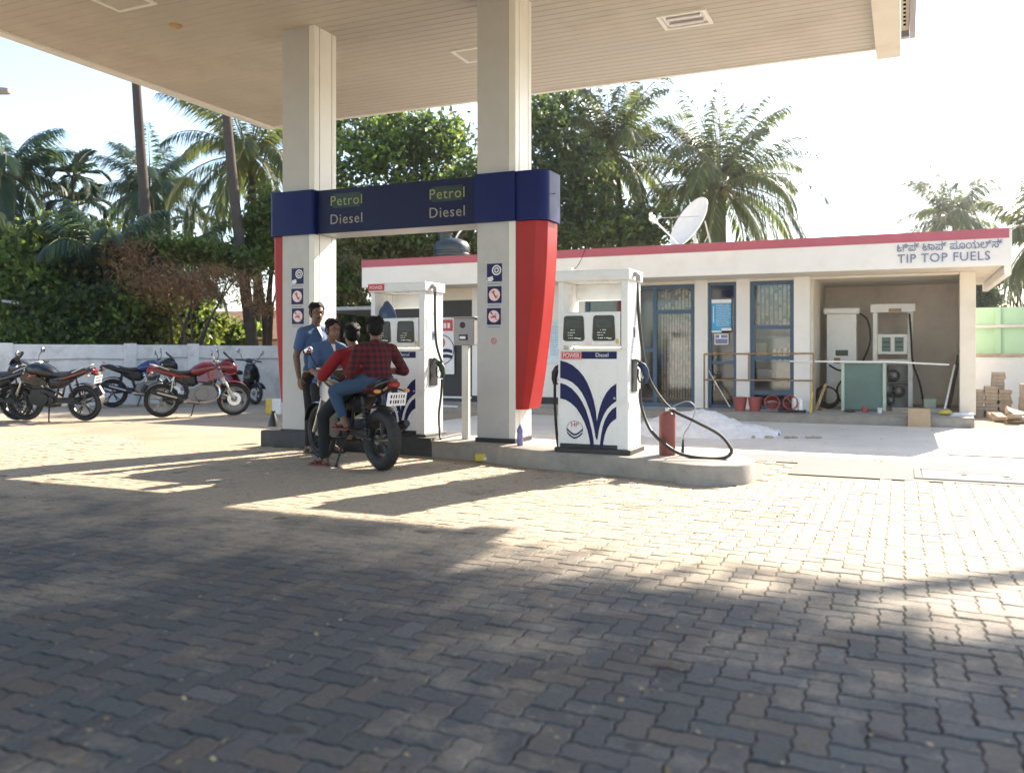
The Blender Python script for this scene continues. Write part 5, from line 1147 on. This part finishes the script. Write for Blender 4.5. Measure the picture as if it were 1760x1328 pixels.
    if plate:
        b = MB(); rt_ = Matrix.Rotation(R(-14),3,'Y'); b.box((-.922,-.11,.665),(-.916,.11,.80), M['swhite'], rt_, (-.92,0,.73)); rg = random.Random(int(abs(loc[0])*100))
        for rw in (.745,.69):
            for k in range(6): b.box((-.9245,-.085+k*.029,rw),(-.9215,-.085+k*.029+.016*rg.uniform(.5,1.1),rw+.034), M['black'], rt_, (-.92,0,.73))
        b.tube([(-.80,0,.84),(-.90,0,.80)],.02,M['black'],6); b.build('number_plate', T)
    for y in (-.15,.15):
        b = MB(); b.tube([(-.78,y*.6,.83),(-.82,y,.81)],.010,M['black'],6); b.ell((-.83,y*1.12,.81),(.03,.04,.022),M['amber'],10,8); b.build('indicator', T)
    b = MB(); hull(b, [(.36,.92,.10,.06),(.44,.93,.13,.12),(.54,.92,.15,.15),(.63,.90,.135,.13),(.70,.87,.09,.08),(.715,.865,.04,.04)], M[cowl], 2.3) if beak == 2 else hull(b, [(.44,.90,.09,.07),(.50,.90,.115,.10),(.57,.885,.105,.095),(.62,.87,.07,.06),(.635,.865,.03,.03)], M[cowl]) if beak else hull(b, [(.46,.9,.07,.07),(.58,.89,.09,.09),(.61,.89,.07,.07)], M['black'])
    hd = b.build('headlight_cowl', T); b = MB(); b.ell((.665 if beak == 2 else .595,0,.865),(.06,.085,.06),M['lamp_glass'],14,10); b.build('headlight', hd)
    if screen:
        b = MB(); b.loft([[(x,w_*math.cos(j*math.pi/8),z+.03*math.sin(j*math.pi/8)) for j in range(9)] for x,z,w_ in (((.66,.97,.12),(.60,1.07,.125),(.51,1.15,.10),(.47,1.19,.06)) if beak == 2 else ((.60,.93,.10),(.54,1.0,.105),(.47,1.07,.085),(.44,1.10,.05)))], M['smoke'], False, False); b.build('windscreen', hd)
    b = MB(); b.tube(smoothpts([(.24,.36,1.0),(.30,.25,1.02),(.36,.12,1.0),(.38,0,.97),(.36,-.12,1.0),(.30,-.25,1.02),(.24,-.36,1.0)],5),.012,M['steel'],8); hb = b.build('handlebar', T)
    for y in (-1,1):
        b = MB(); b.tube([(.29,y*.27,1.02),(.235,y*.38,.998)],.018,M['rubber'],8); b.build('grip', hb)
        b = MB(); b.tube(smoothpts([(.31,y*.22,1.02),(.33,y*.27,1.12),(.31,y*.33,1.19)],4),.007,M['black'],6); b.ell((.30,y*.345,1.215),(.018,.065,.05),M['black'],14,10); mi_ = b.build('mirror', T)
        b = MB(); b.ell((.290,y*.345,1.215),(.012,.055,.042),M['chrome'],14,8); b.build('mirror_glass', mi_)
        b = MB(); b.tube([(.31,y*.2,1.0),(.36,y*.28,1.0),(.34,y*.36,.985)],.006,M['steel'],6); b.build('lever', hb)
    b = MB(); b.prism([(.28,.30),(.34,.42),(.26,.56),(.06,.58),(-.16,.50),(-.20,.36),(-.08,.27),(.12,.25)], 'y', -.11, .11, M[eng])
    b.cyl((.04,-.16,.40),(.04,-.11,.40),.115,M[eng],n=24); b.cyl((.04,.11,.40),(.04,.15,.40),.10,M[eng],n=24); b.cyl((-.1,.11,.38),(-.1,.14,.38),.06,M['black'],n=16)
    for k in range(6): b.box((.07+.035*k*.35,-.10,.585+k*.024),(.25+.035*k*.35,.10,.597+k*.024), M['alum'])
    b.box((.11,-.07,.58),(.25,.07,.74),M['black']); b.build('engine', T, bevel=.006)
    b = MB(); b.tube(smoothpts([(.24,-.05,.64),(.36,-.08,.55),(.36,-.10,.38),(.2,-.13,.27),(-.1,-.15,.27),(-.3,-.16,.30)],4),.02,M['chrome'],8); b.tube([(-.28,-.16,.30),(-.36,-.165,.33),(-.78,-.175,.46),(-.84,-.175,.48)],[.028,.048,.052,.035],M['black'],12); b.tube([(-.40,-.215,.345),(-.74,-.228,.45)],.018,M['steel'],8); b.build('exhaust', T)
    b = MB(); b.tube([(.36,0,.86),(.30,0,.6),(.22,0,.28),(0,0,.24),(-.2,0,.27)],.022,M['black'],8); b.tube([(.34,0,.82),(-.2,0,.74),(-.6,0,.80)],.02,M['black'],8)
    for y in (-.11,.11):
        b.tube([(-.2,y*.8,.36),(-wb,y,Rr)],.022,M['black'],8); b.tube([(-.18,y*.8,.40),(-.28,y*.9,.74)],.018,M['black'],7); b.tube([(-.52,y,.35),(-.44,y,.74)],.016,M[shock],8)
        b.torus(.027,.008,M['black'],(-.50,y,.45),'z',12,5)
        for q in range(8): b.torus(.030,.006,M['black'],(-.515+q*.007,y,.40+q*.036),'z',12,5)
    b.box((-.56,.085,.33),(-.1,.105,.42),M['black']); b.build('frame', T)
    for y in (-1,1):
        b = MB(); b.cyl((.0,y*.11,.28),(.0,y*.24,.285),.014,M['rubber'],n=8); b.build('footrest', T)
        b = MB(); b.cyl((-.33,y*.11,.40),(-.36,y*.22,.42),.013,M['rubber'],n=8); b.build('footrest', T)
    b = MB(); b.tube([(-.05,.11,.26),(-.10,.22,.02),(-.13,.24,.012)],[.014,.012,.016],M['black'],7); b.build('side_stand', T); 
    return T
M['amber'] = mk('amber_lens', (.65,.28,.08), .15, var=.05); M['tail_red'] = mk('tail_lens', (.25,.006,.008), .12, var=.05)
M['lamp_glass'] = mk('headlamp_glass', (.62,.64,.66), .08, metal=.4, var=.05); M['smoke'] = mk('smoked_screen', (.02,.022,.025), .06, spec=.9)
M['mblack'] = mk('gloss_black_paint', (.008,.009,.010), .22, var=.1, coat=.25, dirt=.06, dcol=(.1,.085,.07)); M['mteal'] = mk('dark_teal_paint', (.006,.020,.028), .14, var=.1, coat=.6)
M['mred'] = mk('maroon_paint', (.17,.008,.013), .14, var=.1, coat=.6, dirt=.15, dcol=(.2,.1,.08)); M['mblue'] = mk('deep_blue_paint', (.010,.03,.12), .14, var=.1, coat=.6)
M['morange'] = mk('orange_decal', (.40,.07,.03), .25); M['msilver'] = mk('silver_paint', (.45,.46,.48), .2, metal=.5, coat=.5)
def head_to(p, q): return math.atan2(q[1]-p[1], q[0]-p[0])
def gnd(u, v): return at(u, v, 1.2*1509/(v-605))
r_, f_ = gnd(147,722.5), gnd(30,721.5); c_ = (r_+f_)/2
moto('black motorcycle with orange decals facing left by the wall', (c_.x,c_.y,0), head_to(r_,f_), 'mblack', 'mblack', 'drim', 'mblack', 'mblack', decal='morange', lean=R(-6), beak=2, eng='black', shock='black')
moto('dark teal motorcycle cut by the left edge beside the black one', (c_.x-1.0,c_.y-.45,0), head_to(r_,f_)+.15, 'mteal', 'mblack', 'drim', 'mteal', 'mteal', lean=R(-6), beak=2, eng='black', shock='black')
r_, f_ = gnd(286,717), gnd(395,713.5); c_ = (r_+f_)/2
moto('maroon motorcycle with bronze wheels facing right', (c_.x,c_.y,0), head_to(r_,f_), 'mred', 'mred', 'rim', 'mred', 'mred', lean=R(-5), beak=2)
c_ = gnd(248,698); moto('deep blue motorcycle standing behind the maroon one', (c_.x,c_.y,0), R(55), 'mblue', 'mblue', 'drim', 'mblack', 'mblack', lean=R(-5), beak=2, shock='black')
# scooter
def scooter(label, loc, rz):
    T = thing('scooter', label, 'scooter', loc, rz, 'parked two-wheelers', R(-5))
    wheel(T, -.58, .24, .05, 'drim', False); wheel(T, .58, .24, .045, 'drim', True)
    b = MB(); hull(b, [(-.82,.68,.06,.05),(-.74,.64,.14,.14),(-.5,.58,.18,.19),(-.25,.52,.17,.16),(-.12,.42,.13,.10)], M['mred']); b.build('rear_body', T)
    b = MB()
    for y in (-1,1): b.loft([[(x,y*(w_),z-h),(x,y*(w_+.012),z),(x,y*w_,z+h)] for x,z,w_,h in ((-.7,.62,.14,.03),(-.5,.52,.183,.05),(-.28,.44,.172,.04))], M['msilver'], False, False)
    b.build('side_trim', T)
    b = MB(); hull(b, [(-.80,.77,.06,.03),(-.6,.79,.14,.05),(-.3,.76,.15,.055),(-.1,.72,.12,.05),(-.06,.70,.05,.02)], M['black'], 3); b.build('seat', T)
    b = MB(); b.box((-.15,-.16,.24),(.32,.16,.30),M['black']); b.build('floor_board', T, bevel=.02)
    b = MB(); b.loft([[(x,w_*math.cos(j*math.pi/8),z) if 0 else (x+.08*math.sin(j*math.pi/8),w_*math.cos(j*math.pi/8),z) for j in range(9)] for x,z,w_ in ((.30,.26,.15),(.38,.45,.21),(.40,.65,.23),(.36,.85,.17),(.32,.93,.10))], M['mblack'], False, False)
    b.loft([[(x-.02+.08*math.sin(j*math.pi/8),w_*.97*math.cos(j*math.pi/8),z) for j in range(9)] for x,z,w_ in ((.30,.26,.15),(.38,.45,.21),(.40,.65,.23),(.36,.85,.17),(.32,.93,.10))], M['black'], False, False); b.build('front_apron', T)
    b = MB(); pr = []
    for k in range(9):
        a = R(25+k*15); rr = .285; pr.append([(.58+rr*math.cos(a), .09*math.cos(j*math.pi/6), .24+rr*math.sin(a)-.02*(1-math.sin(j*math.pi/6))) for j in range(7)])
    b.loft(pr, M['mblack'], False, False); b.build('front_mudguard', T)
    b = MB(); hull(b, [(.22,.99,.08,.04),(.30,1.0,.13,.055),(.40,.985,.11,.05),(.45,.97,.05,.03)], M['mblack']); hc = b.build('handlebar_cowl', T); b = MB(); b.ell((.42,0,.975),(.04,.07,.035),M['lamp_glass'],12,8); b.build('headlight', hc)
    b = MB(); b.tube([(.24,.36,1.0),(.30,.1,1.0),(.30,-.1,1.0),(.24,-.36,1.0)],.016,M['black'],8); b.tube([(.58,.07,.24),(.44,.05,.55),(.33,0,.95)],.02,M['steel'],8); b.build('handlebar', T)
    for y in (-1,1):
        b = MB(); b.tube(smoothpts([(.28,y*.2,1.0),(.29,y*.27,1.12),(.28,y*.33,1.18)],4),.007,M['black'],6); b.ell((.27,y*.34,1.22),(.02,.06,.06),M['lamp_glass'],14,10); b.build('mirror', T)
    b = MB(); hull(b, [(-.80,.62,.05,.035),(-.85,.62,.06,.04),(-.87,.61,.03,.02)], M['tail_red']); b.build('tail_light', T)
    b = MB(); b.tube([(-.2,-.12,.25),(-.5,-.15,.27),(-.85,-.17,.36)],[.02,.05,.045],M['black'],10); b.build('exhaust', T)
    b = MB(); b.tube([(-.1,.1,.26),(-.15,.22,.01)],.012,M['black'],6); b.build('side_stand', T)
    return T
c_ = gnd(411,693); scooter('black and red scooter with round mirrors by the wall', (c_.x,c_.y,0), R(-12))
# the motorcycle being refuelled
HD = Vector((-.899,.438,0)); BK = Vector((-5.43,7.90,0)); BA = math.atan2(HD.y, HD.x)
moto('black and silver motorcycle carrying two riders at the dispensers', (BK.x,BK.y,0), BA, 'mblack', 'msilver', 'drim', 'msilver', 'mblack', screen=False, group=None, rearw=.11, grab=False, eng='black', shock='black')

# ================================================================== PEOPLE
def ccap(mb, p0, r0, p1, r1, mat, n=14):
    p0, p1 = Vector(p0), Vector(p1); ax = p1-p0; L_ = ax.length; ax = ax.normalized() if L_ > 1e-6 else Vector((0,0,1))
    q = ax.to_track_quat('Z','Y').to_matrix(); rings = []
    for k in range(5): a = -math.pi/2+k*math.pi/8*.98+.02; rings.append((p0, r0*math.cos(a), r0*math.sin(a)))
    rings.append((p0, r0, 0)); rings.append((p1, r1, 0))
    for k in range(1,6): a = k*math.pi/10*.97; rings.append((p1, r1*math.cos(a), r1*math.sin(a)))
    mb.loft([[c + q @ Vector((rr*math.cos(2*math.pi*j/n), rr*math.sin(2*math.pi*j/n), h)) for j in range(n)] for c, rr, h in rings], mat)
def solid(name, parts, mat, parent, vox=.008, it=6, fac=.5, ang=80):
    """one continuous skin grown over capsules ('c') and ellipsoids ('e')"""
    mb = MB()
    for q in parts:
        if q[0] == 'c': ccap(mb, q[1], q[2], q[3], q[4], mat)
        else: mb.ell(q[1], q[2], mat, 16, 12, q[3] if len(q) > 3 else None)
    o_ = mb.build(name); m_ = o_.modifiers.new('r','REMESH'); m_.mode = 'VOXEL'; m_.voxel_size = vox; m_.use_smooth_shade = True
    s_ = o_.modifiers.new('s','SMOOTH'); s_.factor = fac; s_.iterations = it
    dg = bpy.context.evaluated_depsgraph_get(); dg.update(); me = bpy.data.meshes.new_from_object(o_.evaluated_get(dg))
    me.materials.clear(); me.materials.append(mat); me.shade_smooth(); me.name = name
    bpy.data.objects.remove(o_); n_ = bpy.data.objects.new(name, me); COL.objects.link(n_); n_.parent = parent; return n_
def frame3(fwd, up=(0,0,1)):
    f = Vector(fwd).normalized(); s_ = Vector(up).cross(f).normalized(); u = f.cross(s_); return Matrix((f, s_, u)).transposed()   # x fwd, y left, z up
def hand(wr, d, nrm, side, curl=.6, s=1.0):
    """palm, four separate fingers of different length and a thumb; d points along the hand, nrm out of the palm"""
    d = Vector(d).normalized(); nrm = (Vector(nrm)-d*Vector(nrm).dot(d)).normalized(); sd_ = nrm.cross(d)*side; wr = Vector(wr); P = []
    for k in (-1,-.33,.33,1): P.append(('c', wr+d*.01+sd_*.012*k*s, .013*s, wr+d*.085*s+sd_*.027*k*s, .0125*s))
    for k, ln in ((1,.068),(.33,.078),(-.33,.072),(-1,.055)):
        b0 = wr+d*.088*s+sd_*.027*k*s; dd = d.copy(); p = b0
        for j, fr in enumerate((.45,.32,.23)):
            a = curl*(.5+.5*j); dd = (dd*math.cos(a)+nrm*math.sin(a)).normalized(); q_ = p+dd*ln*fr*s; P.append(('c', p, (.0095-.001*j)*s, q_, (.0088-.001*j)*s)); p = q_
    t0 = wr+d*.03*s+sd_*.03*s; t1 = t0+(d*.6+sd_*.65+nrm*.3).normalized()*.04*s; t2 = t1+(d*.85+sd_*.1+nrm*.5).normalized()*.032*s
    P += [('c', t0, .013*s, t1, .011*s), ('c', t1, .011*s, t2, .009*s)]; return P
def head_parts(c, fwd, s=1.0):
    F = frame3(fwd); c = Vector(c); V_ = lambda x,y,z: c+F@Vector((x,y,z))*s
    return F, V_, [('e', V_(-.012,0,.03), (.098*s,.077*s,.092*s), F), ('e', V_(.022,0,-.035), (.066*s,.06*s,.075*s), F), ('e', V_(.045,0,-.085), (.035*s,.036*s,.03*s), F),
        ('c', V_(.083,0,.012), .010*s, V_(.106,0,-.026), .015*s), ('e', V_(.095,0,-.03), (.014*s,.019*s,.010*s), F), ('e', V_(.083,0,-.062), (.013*s,.025*s,.008*s), F),
        ('e', V_(.078,0,.032), (.018*s,.05*s,.012*s), F), ('e', V_(-.005,.077,-.005), (.018*s,.010*s,.032*s), F), ('e', V_(-.005,-.077,-.005), (.018*s,.010*s,.032*s), F)]
def person(label, loc, rz, J, skin, shirt, trous, group=None, sleeve=.55, hem=-.10, curl=(.5,.5), shoe='slip', hs=1.0, tshirt=False, bare=False, collar=True, placket=False, moustache=False, hang=.06):
    T = thing('person', label, 'person', loc, rz, group); J = {k: Vector(v) for k, v in J.items()}
    F, V_, P = head_parts(J['head'], J['look'], hs); nk = J['neck']; ch = J['chest']; pe = J['pelvis']; up = (ch-pe).normalized(); fw = J['fwd']; lf = up.cross(fw).normalized()
    P.append(('c', nk-up*.06, .058, V_(-.012,0,-.06), .050))
    B_ = frame3(fw, up); body = list(P)
    body += [('e', ch, (.105,.155,.17), B_), ('e', pe.lerp(ch,.5), (.10,.135,.16), B_), ('e', pe, (.11,.155,.12), B_)]
    shirt_p = [('e', ch+up*.01, (.118,.172,.175), B_), ('e', pe.lerp(ch,.5), (.122,.155,.18), B_), ('e', pe+up*.03, (.126,.165,.12), B_), ('c', nk-up*.055-fw*.005, .068, nk-up*.02, .058)]
    tr_p = [('e', pe, (.120,.164,.125), B_)]; fe = []
    for sg, s in ((1,'L'),(-1,'R')):
        sh, el_, wr, hp, kn, an, toe = (J[a+s] for a in ('sh','el','wr','hip','kn','an','toe'))
        body += [('c', ch.lerp(sh,.35)+up*.04, .07, sh, .055), ('c', sh, .052, el_, .040), ('c', el_, .041, el_.lerp(wr,.4), .039), ('c', el_.lerp(wr,.4), .039, wr, .027)]
        hd_ = J.get('hd'+s, (wr-el_)); pn = J.get('pn'+s, lf*-sg); body += hand(wr, hd_, pn, sg if J.get('flip'+s) is None else -sg, curl[0 if s == 'L' else 1])
        shirt_p += [('c', ch.lerp(sh,.2)+up*.06, .075, sh, .066), ('c', nk-up*.05+lf*sg*.05, .055, sh, .064)]
        if sleeve <= 1: e2 = sh.lerp(el_, sleeve); shirt_p.append(('c', sh, .067, e2, .063))
        else: shirt_p += [('c', sh, .065, el_, .055), ('c', el_, .055, el_.lerp(wr, sleeve-1), .046)]
        body += [('c', hp, .08, kn, .055), ('c', kn, .055, kn.lerp(an,.35), .052), ('c', kn.lerp(an,.35), .052, an, .034)]
        tl = .985 if not bare else .82
        tr_p += [('c', hp, .10, kn, .068), ('c', kn, .068, kn.lerp(an,.35), .064), ('c', kn.lerp(an,.35), .064, kn.lerp(an,tl), .050)]
        td = (toe-an); td = td.normalized(); fd = Vector((td.x,td.y,0)).normalized() if abs(td.z) < .95 else fw
        heel = an-fd*.035+Vector((0,0,-.055)); ball = an+fd*.12+Vector((0,0,-.062))
        body += [('c', an, .036, heel, .032), ('c', an-Vector((0,0,.02)), .034, ball, .024)]
        sd_ = Vector((-fd.y, fd.x, 0)); 
        for k in range(5): body.append(('c', ball+sd_*(k-2)*.016, .013, ball+fd*(.055-.006*abs(k-(1 if sg>0 else 3)))+sd_*(k-2)*.018-Vector((0,0,.008)), .010))
        sm = MB(); pl = [an+fd*a+sd_*b_ for a,b_ in ((-.075,0),(-.06,.035),(.02,.036),(.12,.048),(.19,.038),(.205,0),(.19,-.038),(.12,-.048),(.02,-.036),(-.06,-.035))]
        z0 = an.z-.098; sm.prism([(p_.x,p_.y) for p_ in pl], 'z', z0, z0+.016, M[shoe])
        if shoe != 'black':
            sm.tube(smoothpts([ball+fd*.015+Vector((0,0,.012)), ball-fd*.02+sd_*.035+Vector((0,0,.014)), ball-fd*.05+sd_*.045+Vector((0,0,-.03))],4), .008, M[shoe], 6)
            sm.tube(smoothpts([ball+fd*.015+Vector((0,0,.012)), ball-fd*.02-sd_*.035+Vector((0,0,.014)), ball-fd*.05-sd_*.045+Vector((0,0,-.03))],4), .008, M[shoe], 6)
        fe.append(sm)
    bo = solid('body', body, M[skin], T, .0062, 4)
    shirt_p.append(('e', pe+up*(-hang+.02), (.127,.166,.07), B_)) if hang else None
    st = solid('shirt', shirt_p, M[shirt], T, .010, 5); solid('trousers', tr_p, M[trous], T, .010, 5)
    for sm in fe: sm.build('slipper' if shoe != 'black' else 'shoe', T)
    hp_ = [('e', V_(-.026,0,.055), (.098*hs,.085*hs,.082*hs), F), ('e', V_(-.052,0,.01), (.068*hs,.080*hs,.085*hs), F)]; rr = random.Random(label)
    for k in range(46):
        a = rr.uniform(-1,1)*2.5; zz = rr.uniform(.055,.135); ra = .092*math.sqrt(max(.05,1-((zz-.045)/.1)**2)); hp_.append(('e', V_(-.026+ra*math.cos(a)*.95,ra*math.sin(a)*.92,zz), (.018*hs,.018*hs,.012*hs), F))
    for sg in (-1,1): hp_.append(('c', V_(.01,.075*sg,.03), .012*hs, V_(.012,.078*sg,-.005), .007*hs))
    solid('hair', hp_, M['hair'], T, .006, 2)
    for sg in (-1,1):
        b = MB(); b.ell(V_(.080,.031*sg,.012), (.010*hs,.013*hs,.008*hs), M['eye'], 10, 8, F); b.ell(V_(.0875,.031*sg,.012), (.005*hs,.006*hs,.006*hs), M['black'], 8, 6, F); b.build('eye', bo)
        b = MB(); b.tube([V_(.086,.012*sg,.034),V_(.088,.03*sg,.040),V_(.078,.05*sg,.034)], [.004,.005,.003], M['hair'], 6); b.build('eyebrow', bo)
    if moustache:
        b = MB(); b.tube([V_(.088,-.03,-.054),V_(.1,0,-.046),V_(.088,.03,-.054)], [.005,.008,.005], M['hair'], 6); b.build('moustache', bo)
    if collar:
        b = MB()
        for sg in (-1,1): b.tube(smoothpts([nk-fw*.062+up*.0, nk+lf*sg*.062+up*-.01, nk+fw*.05+lf*sg*.03-up*.045],4), [.012]*9, M[shirt], 6)
        b.build('collar', st)
    if placket:
        b = MB(); b.tube(smoothpts([nk+fw*.060-up*.06, ch+fw*.121+up*.05, pe.lerp(ch,.5)+fw*.128, pe+fw*.128-up*.03],4), .006, M[shirt], 6); b.build('placket', st)
        b = MB(); q = ch+fw*.112+lf*.075-up*.02; b.box((q.x-.008,q.y-.045,q.z-.055),(q.x+.012,q.y+.045,q.z+.05), M[shirt], B_, q); b.build('chest_pocket', st, bevel=.004)
        b = MB(); b.loft([[nk+fw*.055+lf*.028-up*.03, nk+fw*.055-lf*.028-up*.03, ch+fw*.124+up*.075],[nk+fw*.062+lf*.028-up*.03, nk+fw*.062-lf*.028-up*.03, ch+fw*.131+up*.075]], M['swhite']); b.build('undershirt', st)
    return T
UPZ = Vector((0,0,1))
# two attendants standing between the motorcycle and the left column
person('tall man in a blue shirt standing upright against the left column', (-6.50,8.72,0), R(-12), dict(
    head=(.03,0,1.665), look=(1,-.35,-.12), neck=(.0,0,1.53), chest=(.0,0,1.30), pelvis=(.0,0,.95), fwd=(1,0,0),
    shL=(-.01,.19,1.435), elL=(-.04,.24,1.15), wrL=(.03,.22,.90), shR=(-.01,-.19,1.435), elR=(-.05,-.25,1.15), wrR=(.0,-.25,.90),
    hipL=(0,.085,.90), knL=(.02,.10,.49), anL=(0,.11,.10), toeL=(.2,.14,.03), hipR=(0,-.085,.90), knR=(.03,-.10,.49), anR=(.02,-.12,.10), toeR=(.2,-.16,.03)), 'skin', 'shirtb', 'trous', sleeve=.62, shoe='black', curl=(.35,.35), placket=True, moustache=True, hang=.10)
person('shorter man in a blue shirt leaning over the motorcycle with folded forearm', (-6.28,8.62,0), R(-18), dict(
    head=(.16,.0,1.455), look=(1,-.15,-.10), neck=(.10,0,1.335), chest=(.06,0,1.12), pelvis=(-.02,0,.80), fwd=(1,0,-.2),
    shL=(.06,.185,1.245), elL=(.10,.25,.99), wrL=(.30,.12,.98), shR=(.06,-.185,1.245), elR=(.12,-.26,.99), wrR=(.33,-.16,1.0),
    hipL=(-.02,.085,.78), knL=(.05,.10,.43), anL=(-.02,.11,.10), toeL=(.2,.14,.03), hipR=(-.02,-.085,.78), knR=(.04,-.10,.43), anR=(-.03,-.12,.10), toeR=(.2,-.16,.03)), 'skin2', 'shirtb', 'trous', sleeve=.8, shoe='black', placket=True, curl=(.6,.6), hang=.12)
person('rider in a red tee and black jeans with one foot on the ground', (BK.x,BK.y,0), BA, dict(
    head=(-.055,.02,1.375), look=(1,-.25,-.12), neck=(-.10,0,1.25), chest=(-.14,0,1.06), pelvis=(-.24,0,.87), fwd=(.95,0,-.25),
    shL=(-.10,.19,1.165), elL=(.00,.33,.95), wrL=(.20,.35,1.0), hdL=(.45,.1,-.05), pnL=(0,0,-1), shR=(-.10,-.19,1.165), elR=(.02,-.31,.95), wrR=(.20,-.34,1.0), hdR=(.45,-.1,-.05), pnR=(0,0,-1),
    hipL=(-.20,.11,.84), knL=(.10,.27,.53), anL=(.04,.29,.10), toeL=(.22,.36,.03), hipR=(-.20,-.11,.84), knR=(.15,-.24,.58), anR=(-.02,-.23,.38), toeR=(.2,-.24,.33)), 'skin', 'shirtr', 'blackj', sleeve=.98, curl=(1.0,1.0), collar=False, hang=.04)
person('pillion rider in a dark red plaid shirt and blue jeans', (BK.x,BK.y,0), BA, dict(
    head=(-.475,-.02,1.435), look=(1,-.5,-.05), neck=(-.51,0,1.31), chest=(-.53,0,1.12), pelvis=(-.55,0,.93), fwd=(1,0,-.08),
    shL=(-.52,.19,1.225), elL=(-.44,.25,.98), wrL=(-.24,.17,.96), shR=(-.52,-.19,1.225), elR=(-.50,-.36,1.0), wrR=(-.26,-.25,1.0),
    hipL=(-.52,.11,.90), knL=(-.14,.27,.79), anL=(-.31,.25,.50), toeL=(-.1,.28,.45), hipR=(-.52,-.11,.90), knR=(-.14,-.25,.79), anR=(-.30,-.24,.50), toeR=(-.1,-.26,.45)), 'skin', 'plaid', 'jeans', sleeve=1.25, curl=(.7,.7), bare=True, hang=.12)
# ================================================================== AIR
b = MB(); b.box((-165,-45,-1),(165,195,15), None); o = b.build('haze')
m = bpy.data.materials.new('haze_air'); m.use_nodes = True; t = m.node_tree; t.nodes.remove(t.nodes['Principled BSDF'])
v = t.nodes.new('ShaderNodeVolumePrincipled'); v.inputs['Color'].default_value = (.93,.97,1,1); v.inputs['Density'].default_value = .0007; v.inputs['Anisotropy'].default_value = .8
t.links.new(v.outputs[0], t.nodes['Material Output'].inputs['Volume']); o.data.materials.clear(); o.data.materials.append(m); tag(o, kind='stuff')
